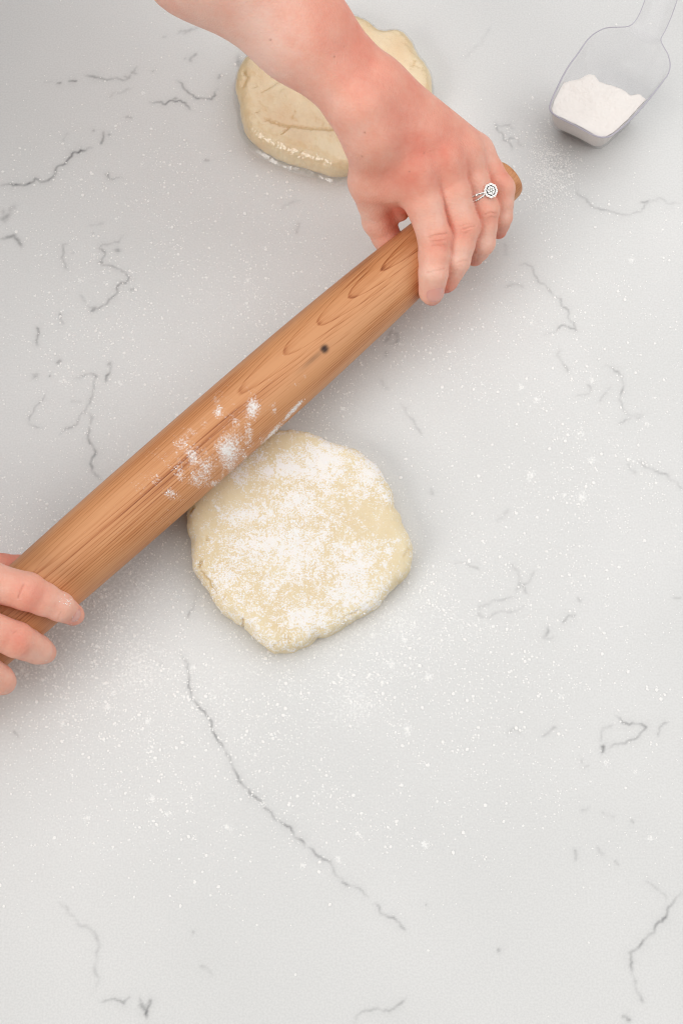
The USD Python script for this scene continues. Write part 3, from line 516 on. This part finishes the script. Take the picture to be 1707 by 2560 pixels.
dl, _ = cKDTree(np.stack([np.interp(np.linspace(0, tl[-1], 400), tl, edge_line[:, k]) for k in (0, 1)], 1)).query(q); sd = np.where(inside, dl, -dl)
Zf = RZ - 1.6 + 1.0 * (fbm(np.c_[q * .1, q[:, :1] * 0], 4, 6) - .5) * 2 + .5 * (fbm(np.c_[q * .7, q[:, :1] * 0], 3, 16) - .5)
fall = np.clip((-sd) / 2.5, 0, 1)
Zf = np.where(sd > 0, Zf - 1.0 * np.exp(-sd / 1.5), Zf - 1.0 - fall ** .7 * 40)
# the bowl narrows downward: pull points in with depth, keep off the floor
dep = np.clip(RZ - Zf, 0, RZ); ins = np.interp(dep, [0, 5, 11, 17, 21.5, 24.5, 27], [.2, .9, 2.0, 3.9, 6, 8.5, 11]) * np.repeat(rg, nr_) ** 2
dv = q - ctr2; ln = np.maximum(np.linalg.norm(dv, axis=1), 1e-6); q2 = q - dv / ln[:, None] * np.minimum(ins, ln)[:, None]
hv = np.c_[q2, Zf]; hf = grid_faces(len(rg), nr_, True)
keepf = (hv[hf, 2].max(1) > 2.0)
hf = hf[keepf]
tt = trimesh.Trimesh(hv, hf[:, [0, 1, 2]], process=False)
if tt.face_normals[:, 2].mean() < 0: hf = hf[:, ::-1]
# solid body under the surface: a wall following the bowl so that the flour shows through the clear plastic
wall = []
for z, i in [(RZ - 2.4, .2 + 1.75), (24, .7 + 1.75), (18, 1.8 + 1.75), (12, 3.6 + 1.75), (7.5, 5.8 + 1.75), (4.5, 8.0 + 1.75), (2.8, 11.0 + 1.75)]:
    wall.append(ringat(z, i, 0))
wv = np.vstack(wall); wf = grid_faces(len(wall), nr_, True)
mid = wv[wf].mean(1)
win = contains_xy(fp, mid[:, 0], mid[:, 1])
wf = wf[win]
tri = np.vstack([hf[:, [0, 1, 2]], hf[:, [0, 2, 3]], wf[:, [0, 1, 2]] + len(hv), wf[:, [0, 2, 3]] + len(hv)])
fh = part('/World', 'flour_heap', np.vstack([hv, wv]), tri, M['scoop_flour'], 50)
tag(stage.GetPrimAtPath(fh), 'heap of white flour filling the front half of the clear scoop', 'flour')
# a few loose crumbs inside the scoop behind the heap
# ------------------------------------------------------------------ the person: implicit body
class Seg:
    def __init__(s, a, b, ra, rb): s.a, s.b, s.ra, s.rb = np.asarray(a, float), np.asarray(b, float), float(ra), float(rb)
    def d(s, p):
        ba = s.b - s.a; L = max(ba @ ba, 1e-9)
        h = np.clip((p - s.a) @ ba / L, 0, 1)
        return np.linalg.norm(p - s.a - h[:, None] * ba, axis=1) - (s.ra + (s.rb - s.ra) * h)
def smin(a, b, k):
    h = np.maximum(k - np.abs(a - b), 0) / k
    return np.minimum(a, b) - h * h * k * .25
class Arm:
    def __init__(s): s.palm, s.fing, s.creases, s.kp = [], [], [], 9.0
    def chain(s, nodes, into=None, mid=.985):
        """nodes: (point, radius); extra slimmer nodes are put between the joints"""
        segs = []
        for (a, ra), (b, rb) in zip(nodes[:-1], nodes[1:]):
            m = (np.asarray(a) + b) / 2; rm = (ra + rb) / 2 * mid
            segs += [Seg(a, m, ra, rm), Seg(m, b, rm, rb)]
        return segs
    def field(s, p):
        pal = None
        for g, k in s.palm:
            d = g.d(p); pal = d if pal is None else smin(pal, d, k)
        tot = pal
        for segs, kf in s.fing:
            d = None
            for g in segs:
                e = g.d(p); d = e if d is None else smin(d, e, 2.2)
            d = smin(d, pal, kf)
            tot = smin(tot, d, .9) if tot is not pal else d
        for tree, dep, wid in s.creases:
            d, _ = tree.query(p, distance_upper_bound=wid * 3.2)
            tot = tot + np.where(np.isfinite(d), dep * np.exp(-(np.minimum(d, 99) / wid) ** 2), 0)
        return tot
    def hit(s, U, V, t0=500, t1=900):
        """first point of the surface on the line of sight through U, V"""
        d = ray(U, V); t = float(t0)
        for _ in range(160):
            e = float(s.field((CAM + t * d)[None])[0])
            if e < .02 or t > t1: break
            t += e * .85
        return CAM + t * d
    def grad(s, p, e=.25):
        p = np.atleast_2d(p); g = np.stack([s.field(p + e * np.eye(3)[k]) - s.field(p - e * np.eye(3)[k]) for k in range(3)], 1)
        return g / np.maximum(np.linalg.norm(g, axis=1, keepdims=True), 1e-9)
def polygonize(field, lo, hi, h, levels, want=None, grad=None):
    H = h * 2 ** levels
    n = np.ceil((np.asarray(hi) - lo) / H).astype(int)
    c = np.stack(np.meshgrid(*[np.arange(k) for k in n], indexing='ij'), -1).reshape(-1, 3)
    for L in range(levels, -1, -1):
        hh = h * 2 ** L; cen = lo + (c + .5) * hh
        d = field(cen); c = c[np.abs(d) < hh * 1.05 + .2]
        if want is not None: c = c[want(lo + (c + .5) * hh, hh)]
        if L: c = (c[:, None] * 2 + np.array([[i, j, k] for i in (0, 1) for j in (0, 1) for k in (0, 1)])).reshape(-1, 3)
    off = np.array([[i, j, k] for i in (0, 1) for j in (0, 1) for k in (0, 1)])
    big = 1 << 20
    key = lambda q: (q[..., 0].astype(np.int64) * big + q[..., 1]) * big + q[..., 2]
    cor = c[:, None] + off; kc = key(cor)
    uk, first, inv = np.unique(kc.ravel(), return_index=True, return_inverse=True)
    val = field(lo + cor.reshape(-1, 3)[first] * h)
    cv = val[inv.reshape(kc.shape)]
    mix = (cv < 0).any(1) & (cv >= 0).any(1); c, cv, cor = c[mix], cv[mix], cor[mix]
    acc = np.zeros((len(c), 3)); cnt = np.zeros(len(c))
    for a in range(8):
        for b in range(a + 1, 8):
            if np.abs(off[a] - off[b]).sum() != 1: continue
            s = (cv[:, a] < 0) != (cv[:, b] < 0)
            t = cv[s, a] / (cv[s, a] - cv[s, b])
            acc[s] += cor[s, a] + t[:, None] * (off[b] - off[a]); cnt[s] += 1
    v = lo + acc / cnt[:, None] * h
    ck = key(c); order = np.argsort(ck); sk = ck[order]
    def find(q):
        k = key(q); i = np.clip(np.searchsorted(sk, k), 0, len(sk) - 1)
        return np.where(sk[i] == k, order[i], -1)
    faces = []
    for ax in range(3):
        e = np.eye(3, dtype=int); b_, c_ = e[(ax + 1) % 3], e[(ax + 2) % 3]
        i1 = int(off.tolist().index(e[ax].tolist()))
        s = (cv[:, 0] < 0) != (cv[:, i1] < 0); q = c[s]; neg = cv[s, 0] < 0
        i = np.stack([find(q), find(q - b_), find(q - b_ - c_), find(q - c_)], 1)
        ok = (i >= 0).all(1); i, ng = i[ok], neg[ok]
        i[~ng] = i[~ng][:, ::-1]
        faces.append(i)
    f = np.vstack(faces)
    for _ in range(2):
        d = field(v); g = grad(v); v = v - np.clip(d, -h, h)[:, None] * g
    return v, f[:, ::-1], grad(v)

# ---- left hand of the person (upper right in the picture), gripping the pin's far end
LH = Arm()
W1, W2 = P(895, 268, 116), P(948, 212, 112)
def J(U, V, z, px):
    p = P(U, V, z); return p, mmr(px, p)
iM, mM, rM, pM = J(1034, 426, 80, 52), J(1106, 398, 80, 46), J(1156, 383, 73, 42), J(1190, 378, 64, 37)
EL = np.array([-172.0, 405.0, 205.0]); SL = np.array([-480.0, 405.0, 400.0])
perp = np.array([.55, -.75, 0]); perp /= np.linalg.norm(perp)
f1 = P(748, 74, 140); f1a, f1b = f1 - perp * 0, f1
def arm_section(U, V, z, hw):
    c = P(U, V, z); return c, mmr(hw, c)
# forearm: wrist -> mid -> elbow, two bones side by side at the wrist, one mass further up
cw, rw = arm_section(920, 238, 114, 107); cm, rm = arm_section(752, 78, 138, 119); cu, ru = arm_section(506, -116, 170, 143)
ax1 = (cm - cw) / np.linalg.norm(cm - cw); sd1 = (W2 - W1) / np.linalg.norm(W2 - W1)
LH.palm = [(Seg(W1, cm - sd1 * 8, 12.6, rm - 7.5), 10), (Seg(W2, cm + sd1 * 8, 12.6, rm - 7.5), 14), (Seg(cm - sd1 * 8, cu, rm - 7.5, ru - 2), 14), (Seg(cm + sd1 * 8, cu, rm - 7.5, ru - 2), 14), (Seg(cu, EL, ru - 1, 37), 14), (Seg(EL, SL, 37, 44), 18)]
mid_w = (W1 + W2) / 2
LH.palm += [(Seg(W1, iM[0], 12.5, iM[1]), 10), (Seg(mid_w, mM[0], 12.5, mM[1]), 8), (Seg(mid_w + (W2 - mid_w) * .6, rM[0], 12.5, rM[1]), 8), (Seg(W2, pM[0], 12.5, pM[1] + .5), 9)]
tC, tM = J(924, 340, 104, 56), J(925, 452, 72, 47)
LH.palm += [(Seg(W1, tC[0], 12.0, tC[1]), 10), (Seg(tC[0], tM[0], tC[1], tM[1]), 9)]
# fleshy pads under the palm
LH.palm += [(Seg(P(950, 360, 88), P(1010, 420, 66), 12, 9), 9), (Seg(P(1050, 330, 88), P(1150, 380, 62), 12, 9), 9)]
LH.palm += [(Seg(P(985, 470, 74), P(1003, 506, 60), 8, 4.6), 6), (Seg(P(1003, 506, 60), P(1003, 532, 50), 4.6, 3.8), 3)]
# web between thumb and index
LH.palm += [(Seg(tM[0] + [2, -2, 2], iM[0] * .55 + tM[0] * .45 + [0, 2, 1], 7, 6.5), 12), (Seg(iM[0] * .55 + tM[0] * .45 + [0, 2, 1], iM[0] + [0, -3, 0], 6.5, 8), 12)]
def finger(arm, base, joints, kf=7.0):
    nodes = [base]
    for U, V, px, *z in joints:
        if z: p = P(U, V, z[0]); nodes.append((p, mmr(px, p)))
        else:
            p = on_pin(U, V, 8.2); r = mmr(px, p); p = on_pin(U, V, r); nodes.append((p, r))
    arm.fing.append((arm.chain(nodes), kf)); return nodes
fI = finger(LH, iM, [(1086, 594, 41), (1083, 682, 36), (1078, 728, 30), (1080, 742, 22)])
fM = finger(LH, mM, [(1158, 568, 41), (1138, 652, 36), (1116, 700, 28), (1110, 711, 22)])
fR = finger(LH, rM, [(1210, 524, 37), (1203, 605, 34), (1186, 640, 25)])
fP = finger(LH, pM, [(1252, 470, 34), (1252, 541, 28), (1246, 576, 21)])
fT = [tM, J(945, 552, 47, 39), J(985, 628, 30, 33), J(996, 645, 26, 27)]
LH.fing.append((LH.chain(fT), 7.0))
# knuckle heads and the little hollow tendons on the back of the hand
up = np.array([0, -.15, 1.0])
for (m, k) in ((iM, 1.0), (mM, .8), (rM, .7)):
    LH.palm.append((Seg(m[0] + up * 2.9, m[0] + up * 2.9, m[1] - .9, m[1] - .9), 5))
def groove(arm, pts, dep, wid):
    q = np.array([arm.hit(u, v) for u, v in pts]); t = np.r_[0, np.cumsum(np.linalg.norm(np.diff(q, axis=0), axis=1))]
    s = np.linspace(0, t[-1], max(int(t[-1] / .3), 3))
    return cKDTree(np.stack([np.interp(s, t, q[:, k]) for k in range(3)], 1)), dep, wid
c1 = lambda pts: [(800 + x / 2.8, 250 + y / 2.8) for x, y in pts]
LH_GR = [groove(LH, c1(p), d, w) for p, d, w in [([(765,960),(800,945),(850,937),(890,930)], .45, .5), ([(770,990),(820,985),(880,975)], .25, .45), ([(790,1020),(840,1018),(880,1010)], .2, .45), ([(1000,905),(1040,890),(1085,880)], .35, .5), ([(1010,930),(1050,915)], .22, .45), ([(740,1205),(800,1195),(850,1185),(880,1175)], .25, .45), ([(1150,800),(1190,784),(1236,792)], .3, .45), ([(1165,830),(1200,815),(1232,820)], .2, .4), ([(960,1140),(1000,1120),(1035,1125)], .2, .45), ([(985,880),(1030,868),(1070,868)], .2, .4)]]

# ---- right hand (lower left), fingers over the near end
RH = Arm()
qI, qM, qR, qP = J(-112, 1432, 74, 54), J(-135, 1530, 76, 52), J(-150, 1618, 72, 48), J(-140, 1700, 64, 42)
RW1, RW2 = P(-470, 1440, 96), P(-478, 1530, 90)
ER = np.array([-530.0, -115.0, 130.0]); SR = np.array([-560.0, 95.0, 400.0])
RH.palm = [(Seg(RW1, RW1 * .45 + ER * .55 + [0, 9, 6], 13, 24), 10), (Seg(RW2, RW1 * .45 + ER * .55 - [0, 5, 0], 13, 24), 14), (Seg(RW1 * .45 + ER * .55, ER, 27, 34), 14), (Seg(ER, SR, 35, 44), 18)]
for m in (qI, qM, qR, qP):
    RH.palm.append((Seg(RW1 * .6 + RW2 * .4 if m is qI or m is qM else RW2, m[0], 13, m[1]), 9))
rC, rT = J(-330, 1395, 78, 54), J(-160, 1395, 44, 46)
RH.palm += [(Seg(RW1, rC[0], 13, rC[1]), 10), (Seg(rC[0], rT[0], rC[1], rT[1]), 9), (Seg(P(-230, 1440, 70), P(-220, 1600, 66), 13, 13), 10)]
gI = finger(RH, qI, [(68, 1479, 47), (150, 1517, 36), (182, 1536, 26), (192, 1541, 19)])
gM = finger(RH, qM, [(42, 1600, 44), (92, 1623, 36), (112, 1631, 29)])
gR = finger(RH, qR, [(-45, 1672, 41), (-5, 1697, 37), (8, 1705, 33)])
gP = finger(RH, qP, [(-80, 1745, 34), (-60, 1765, 30), (-52, 1770, 26)])
gT = [rT, J(-40, 1418, 30, 38), J(50, 1424, 24, 35), J(62, 1424, 23, 28)]
RH.fing.append((RH.chain(gT), 7.0))
c3 = lambda pts: [(x / 5.7375, 1350 + y / 5.7375) for x, y in pts]
RH_GR = [groove(RH, c3(p), d, w) for p, d, w in [([(345,640),(300,720),(265,840)], .5, .5), ([(880,1040),(850,1090),(830,1140)], .3, .4), ([(1040,1120),(1010,1160)], .25, .4), ([(250,1300),(190,1340)], .25, .45)]]
LH.creases = LH_GR; RH.creases = RH_GR

# ---- torso and shoulders, outside the picture at the left edge of the counter
class Torso(Arm):
    def __init__(s, grow=0.0, sleeves=False):
        super().__init__()
        q = lambda x, y, z: np.array([x, y, z], float)
        s.palm = [(Seg(q(-570, 220, -330), q(-570, 225, 40), 118 + grow, 98 + grow), 40), (Seg(q(-565, 325, -330), q(-565, 315, 40), 118 + grow, 98 + grow), 60),
                  (Seg(q(-570, 225, 40), q(-555, 210, 330), 98 + grow, 100 + grow), 60), (Seg(q(-565, 315, 40), q(-545, 330, 330), 98 + grow, 100 + grow), 60),
                  (Seg(q(-550, 150, 385), q(-520, 380, 390), 62 + grow, 62 + grow), 60)]
        if not sleeves: s.palm += [(Seg(q(-535, 268, 430), q(-520, 268, 520), 52, 50), 40)]
        for E, S in ((EL, SL), (ER, SR)):
            e = S + (E - S) * (.62 if sleeves else 1.0)
            s.palm.append((Seg(S, e, 48 + grow + (3 if sleeves else -4), (47 if sleeves else 37) + grow), 50))
TR, SHIRT = Torso(), Torso(7.0, True)

def red_spots(v, spots):
    r = np.zeros(len(v))
    for p, rad, w in spots: r = r + .9 * w * np.exp(-((np.linalg.norm(v - p, axis=1) / rad) ** 2))
    return r
def lightspot(arm, U, V): return arm.hit(U, V)
cut1, cut2 = (cu + EL) / 2, RW1 * .3 + ER * .7
d1, d2 = (EL - cu) / np.linalg.norm(EL - cu), (ER - RW1) / np.linalg.norm(ER - RW1)
pieces = []
v, f, n = polygonize(LH.field, np.array([-190.0, -40, 0]), np.array([190.0, 440, 260]), .75, 4, lambda p, h: (p - cut1) @ d1 < h, LH.grad)
red = red_spots(v, [(LH.hit(1036, 420), 20, .26), (LH.hit(1110, 385), 16, .18), (LH.hit(1098, 602), 10, .32), (LH.hit(1168, 578), 10, .34), (LH.hit(1225, 530), 9, .28), (LH.hit(1265, 450), 10, .32), (fI[-1][0], 14, .7), (fM[-1][0], 13, .65), (fR[-1][0], 11, .4), (fP[-1][0], 12, .7), (fT[-2][0], 20, .35), (tM[0], 14, .2), (LH.hit(985, 470), 12, .25), (P(1000, 530, 60), 10, .6), (LH.hit(1080, 320), 40, .20), (LH.hit(870, 90), 42, .30), (LH.hit(970, 200), 34, .20), (LH.hit(1180, 350), 20, .22), (LH.hit(800, 60), 25, .14), (LH.hit(560, 70), 34, -.18), (LH.hit(690, 165), 34, -.22), (LH.hit(850, 320), 22, -.10), (LH.hit(1050, 520), 12, -.06)]) + .22
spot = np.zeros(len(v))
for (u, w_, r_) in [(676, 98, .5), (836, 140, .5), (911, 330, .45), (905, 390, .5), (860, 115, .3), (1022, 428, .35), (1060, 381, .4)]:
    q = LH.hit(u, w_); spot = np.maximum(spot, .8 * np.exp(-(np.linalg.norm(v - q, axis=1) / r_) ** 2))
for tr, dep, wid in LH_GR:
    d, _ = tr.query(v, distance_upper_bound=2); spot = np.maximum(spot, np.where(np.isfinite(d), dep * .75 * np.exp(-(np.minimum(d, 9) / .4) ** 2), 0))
pieces.append((v, f, n, red, spot))
v, f, n = polygonize(RH.field, np.array([-545.0, -230, 0]), np.array([-100.0, 60, 200]), .75, 4, lambda p, h: (p - cut2) @ d2 < h, RH.grad)
red = red_spots(v, [(RH.hit(75, 1490), 11, .42), (RH.hit(48, 1600), 9, .42), (gI[-1][0], 12, .55), (gI[-2][0] + [0, 0, 6], 9, .25), (gM[-1][0], 11, .25), (gR[-1][0], 12, .25), (P(20, 1415, 26), 22, .55)]) + .28
spot = np.zeros(len(v))
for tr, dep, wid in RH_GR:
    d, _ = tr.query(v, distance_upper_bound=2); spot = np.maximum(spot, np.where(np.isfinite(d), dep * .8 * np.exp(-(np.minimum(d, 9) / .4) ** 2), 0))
pieces.append((v, f, n, red, spot))
def coarse_field(p): return np.minimum(np.minimum(LH.field(p), RH.field(p)), TR.field(p))
def numgrad(fl):
    def g(p, e=1.0):
        q = np.stack([fl(p + e * np.eye(3)[k]) - fl(p - e * np.eye(3)[k]) for k in range(3)], 1); return q / np.maximum(np.linalg.norm(q, axis=1, keepdims=True), 1e-9)
    return g
v, f, n = polygonize(coarse_field, np.array([-790.0, -260, -340]), np.array([-20.0, 540, 520]), 5.0, 3,
    lambda p, h: np.where((p[:, 1] > 330) | (p[:, 0] > -330) & (p[:, 1] > 100), (p - cut1) @ d1 > -h, (p - cut2) @ d2 > -h) & (p[:, 2] > -330), numgrad(coarse_field))
pieces.append((v, f, n, np.full(len(v), .2), np.zeros(len(v))))
off = np.cumsum([0] + [len(p_[0]) for p_ in pieces])
BV = np.vstack([p_[0] for p_ in pieces]); BF = np.vstack([p_[1] + o_ for p_, o_ in zip(pieces, off)]); BN = np.vstack([p_[2] for p_ in pieces])
chk = np.cross(BV[BF[:, 1]] - BV[BF[:, 0]], BV[BF[:, 2]] - BV[BF[:, 0]]); 
if ((chk * BN[BF[:, 0]]).sum(1) < 0).mean() > .5: BF = BF[:, ::-1]
person = thing('person', (-590, 270, -330), 'person leaning in from the left, bare hands gripping both ends of the rolling pin', 'person')
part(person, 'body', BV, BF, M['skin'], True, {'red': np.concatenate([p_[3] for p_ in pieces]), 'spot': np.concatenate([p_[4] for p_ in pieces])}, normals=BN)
v, f, n = polygonize(SHIRT.field, np.array([-800.0, -280, -330]), np.array([-20.0, 560, 520]), 6.0, 3, lambda p, h: (p[:, 2] > -325), numgrad(SHIRT.field))
chk = np.cross(v[f[:, 1]] - v[f[:, 0]], v[f[:, 2]] - v[f[:, 0]])
if ((chk * n[f[:, 0]]).sum(1) < 0).mean() > .5: f = f[:, ::-1]
part(person, 'shirt', v, f, M['shirt'], True, normals=n)

def nail(arm, centre, along, w, l):
    """a thin curved plate laid on the finger: centre on the skin, along = towards the tip"""
    nrm = arm.grad(centre)[0]; along = along - nrm * (along @ nrm); along /= np.linalg.norm(along); across = np.cross(nrm, along)
    us, ts = np.linspace(0, 1, 9), np.linspace(0, 2 * np.pi, 28, endpoint=False); vs_ = []
    R_, T2 = [q.ravel() for q in np.meshgrid(us, ts, indexing='ij')]
    x = w * R_ * np.sign(np.cos(T2)) * np.abs(np.cos(T2)) ** .75; y = l * R_ * np.sign(np.sin(T2)) * np.abs(np.sin(T2)) ** .75
    q = centre + x[:, None] * across + y[:, None] * along + nrm * 2.5
    for _ in range(14): q = q - nrm * arm.field(q)[:, None] * .8
    vs_ = q + nrm * (.38 * (1 - R_ ** 6) + .02)[:, None]
    f = grid_faces(9, 28, True)
    tm = trimesh.Trimesh(vs_, f[:, [0, 1, 2]], process=False)
    if (tm.face_normals @ nrm).mean() < 0: f = f[:, ::-1]
    return vs_, f
nv_, nf_ = nail(LH, LH.hit(1090, 738), fI[-1][0] - fI[-3][0], 5.0, 4.6); part(person, 'fingernail', nv_, nf_, M['nail'])
nv_, nf_ = nail(RH, RH.hit(193, 1541), gI[-1][0] - gI[-3][0] + np.array([0, 0, -8.]), 3.6, 3.2); part(person, 'fingernail', nv_, nf_, M['nail'])

# ------------------------------------------------------------------ the ring
hp_ = LH.hit(1221, 477); hn = LH.grad(hp_)[0]
seg0, seg1 = fR[0][0], fR[1][0]; axf = (seg1 - seg0) / np.linalg.norm(seg1 - seg0)
tt_ = ((hp_ - seg0) @ axf); cc = seg0 + axf * tt_
RS = 1.25
head = hp_ + hn * 1.6; tow = (CAM - head); tow /= np.linalg.norm(tow)
hn = hn * .55 + tow * .45; hn /= np.linalg.norm(hn)
rg_ = thing('finger_ring', head, 'white gold ring with an octagonal cluster of clear stones on the upper hand', 'ring')
ex = np.cross(hn, axf); ex /= np.linalg.norm(ex); ey = np.cross(hn, ex)
def on_skin(c, d):
    q = c + d * 14
    for _ in range(40):
        e = float(LH.field(q[None])[0]); q = q - d * e * .8
        if abs(e) < .01: break
    return q
r0 = (head - cc) - axf * ((head - cc) @ axf); r0 /= np.linalg.norm(r0); r1 = np.cross(axf, r0)
def band(shift):
    pts = []
    for a in np.linspace(0, 2 * np.pi, 72, endpoint=False):
        d = math.cos(a) * r0 + math.sin(a) * r1
        s = shift * (1 - math.exp(-((min(a, 2 * math.pi - a)) / .55) ** 2))
        c = cc + axf * s
        ru = np.linalg.norm(c - seg0) / np.linalg.norm(seg1 - seg0); rad = fR[0][1] * (1 - ru) + fR[1][1] * ru
        pts.append(c + d * (rad * .955 + .35))
    return np.array(pts)
gems = []
for sh in (-.9, 1.9):
    b = band(sh); tv, tf = tube(b, .68, 8, True); bp = part(rg_, 'band', tv, tf, M['silver'])
    for k in range(4, 69, 2 if sh > 0 else 3):
        d = b[k] - cc; d -= axf * (d @ axf); d /= np.linalg.norm(d)
        s = trimesh.creation.icosphere(1, .52 if (sh > 0 or k % 2) else .85); part(bp, 'stone', np.array(s.vertices) + b[k] + d * .35, s.faces, M['gem'], False)
def prism(ns_, r_in, r_out, z0, z1, rot=0.0):
    a = np.linspace(0, 2 * np.pi, ns_, endpoint=False) + rot
    v = np.array([head + (ex * math.cos(t) + ey * math.sin(t)) * r * RS + hn * z for r, z in ((r_in, z0), (r_out, z0), (r_out, z1), (r_in, z1)) for t in a])
    f = []
    for q in range(4):
        for j in range(ns_): f.append([q * ns_ + j, q * ns_ + (j + 1) % ns_, ((q + 1) % 4) * ns_ + (j + 1) % ns_, ((q + 1) % 4) * ns_ + j])
    f = np.array(f); tm = trimesh.Trimesh(v, np.vstack([f[:, [0, 1, 2]], f[:, [0, 2, 3]]]), process=False)
    return v, (f if tm.volume > 0 else f[:, ::-1])
hv_, hf_ = prism(8, 2.45, 3.35, -.9, .55, .39); halo_p = part(rg_, 'halo', hv_, hf_, M['silver'], False)
hv_, hf_ = prism(8, .05, 2.5, -.9, .15, .39); part(rg_, 'dark_setting', hv_, hf_, M['onyx'], False)
hv_, hf_ = prism(12, .05, 1.9, .0, .75); basket = part(rg_, 'setting', hv_, hf_, M['silver'], False)
for k in range(24):
    t = k / 24 * 2 * math.pi + .39; rr_ = 2.9 * math.cos(math.pi / 8) / math.cos(((t - .39) % (math.pi / 4)) - math.pi / 8) * 1.02
    s = trimesh.creation.icosphere(1, .4); part(halo_p, 'stone', np.array(s.vertices) + head + (ex * math.cos(t) + ey * math.sin(t)) * rr_ * RS + hn * .62, s.faces, M['gem'], False)
for k in range(7):
    t = k / 6 * 2 * math.pi; rr_ = 0 if k == 6 else 1.2
    s = trimesh.creation.icosphere(1, .8); part(basket, 'stone', np.array(s.vertices) + head + (ex * math.cos(t) + ey * math.sin(t)) * rr_ * RS + hn * .85, s.faces, M['gem'], False)

# ------------------------------------------------------------------ loose flour on the counter: tiny irregular grains and lumps
tmpl = [trimesh.creation.icosphere(0) for _ in range(6)]
tv_ = []
for t in tmpl:
    q = np.array(t.vertices) * rng.uniform(.6, 1.25, (len(t.vertices), 1)) * [1, 1, .22]; tv_.append(q)
p1, p2, ps = Polygon(o1[:, :2]).buffer(-1), Polygon(o2[:, :2]).buffer(4), Polygon(ringat(1, 5, 0)[:, :2])
cand = rng.uniform([-60, -20], [1770, 2580], (420000, 2))
dn = density(cand[:, 0], cand[:, 1]); pt = fbm(np.c_[(cand[:, 0] + cand[:, 1]) * .0045, (cand[:, 0] - cand[:, 1]) * .012, cand[:, 0] * 0], 4, 77)
keep = rng.random(len(cand)) < dn * np.clip(pt * 2.2 - .35, .1, 1.4) * .115
cand = cand[keep]
sz = np.exp(rng.normal(math.log(.30), .45, len(cand))); big_ = rng.random(len(cand)) < .06; sz[big_] *= 1.9
sz = np.minimum(sz, 1.1)
extra, es = [], []
for u, v_, r in CLUMPS:
    k = int(r * 2.2); a = rng.normal(0, 1, (k, 2)) * r * 1.1; extra += list(a + [u, v_]); es += list(np.exp(rng.normal(math.log(.22), .35, k)))
    if r > 0: extra.append((u, v_)); es.append(r * .085)
for _ in range(1500):
    extra.append((rng.normal(1375, 32) + 0, rng.normal(425, 55))); es.append(math.exp(rng.normal(math.log(.3), .4)))
cand = np.vstack([cand, np.array(extra)]); sz = np.r_[sz, es]
pos = np.array([P(u, v_)[:2] for u, v_ in cand])
bad = contains_xy(p1, pos[:, 0], pos[:, 1]) | contains_xy(p2, pos[:, 0], pos[:, 1]) | contains_xy(ps, pos[:, 0], pos[:, 1])
pos, sz = pos[~bad], sz[~bad]
V_all, F_all, o_ = [], [], 0
which = rng.integers(0, 6, len(pos)); rot = rng.uniform(0, 2 * np.pi, len(pos))
for k in range(6):
    i = np.nonzero(which == k)[0]; q = tv_[k]; c_, s_ = np.cos(rot[i])[:, None], np.sin(rot[i])[:, None]
    x = q[None, :, 0] * c_ - q[None, :, 1] * s_; y = q[None, :, 0] * s_ + q[None, :, 1] * c_
    vv = np.stack([pos[i, 0, None] + x * sz[i, None], pos[i, 1, None] + y * sz[i, None], sz[i, None] * (.12 + q[None, :, 2])], -1)
    m_ = len(q); ff = tmpl[k].faces[None] + (np.arange(len(i)) * m_)[:, None, None] + o_
    V_all.append(vv.reshape(-1, 3)); F_all.append(ff.reshape(-1, 3)); o_ += len(i) * m_
FV, FF = np.vstack(V_all), np.vstack(F_all)
# flour stuck to the fingertips of the near hand
def scatter(pts, w, n, lo, hi):
    i = rng.choice(len(pts), n, p=w / w.sum()); q = pts[i] + rng.normal(0, .3, (n, 3)) * [1, 1, 0]
    sz_ = np.clip(np.exp(rng.normal(math.log(lo), .45, n)), .08, hi); k_ = rng.integers(0, 6, n)
    return q, sz_, k_
gq = [scatter(DV, np.clip(DDEN + .12, 0, 1) ** 1.3 * (DV[:, 2] > 9) * np.where(np.abs((DV - PA) @ PSIDE) < 14, 0, 1) + 1e-9, 2600, .26, .75), scatter(pv, np.clip(fl - .25, 0, 1) ** 1.2 + 1e-12, 700, .17, .42)]
tl_ = np.stack(tv_); ex0, ef0, o_ = [], [], len(FV)
for q, sz_, k_ in gq:
    t_v = tl_[k_] * [1, 1, 1.9] * sz_[:, None, None] + q[:, None]
    ex0.append(t_v.reshape(-1, 3)); ef0.append((tmpl[0].faces[None] + (np.arange(len(q)) * 12)[:, None, None] + o_).reshape(-1, 3)); o_ += len(q) * 12
FV, FF = np.vstack([FV] + ex0), np.vstack([FF] + ef0)
stick = [(rng.normal(168, 12), rng.normal(1503, 7)) for _ in range(26)] + [(rng.normal(186, 5), rng.normal(1552, 5)) for _ in range(8)] + [(115 + rng.normal(0, 8), 1658 + rng.normal(0, 4)) for _ in range(6)]
ex_v, ex_f, o_ = [], [], len(FV)
for u, v_ in stick:
    q = RH.hit(u, v_)
    if float(RH.field(q[None])[0]) > .3: continue
    ex_v.append(q + np.array(tmpl[0].vertices) * rng.uniform(.12, .34) * rng.uniform(.6, 1.4, 3)); ex_f.append(tmpl[0].faces + o_); o_ += len(tmpl[0].vertices)
FV, FF = np.vstack([FV] + ex_v), np.vstack([FF] + ex_f)
FN = np.array(trimesh.Trimesh(FV, FF, process=False).vertex_normals) * .35 + [0, 0, 1.0]; FN /= np.linalg.norm(FN, axis=1, keepdims=True)
fd = part('/World', 'flour_dusting', FV, FF, M['flour'], True, normals=FN)
tag(stage.GetPrimAtPath(fd), 'fine white flour scattered in specks and lumps over the countertop', 'flour', kind='stuff')
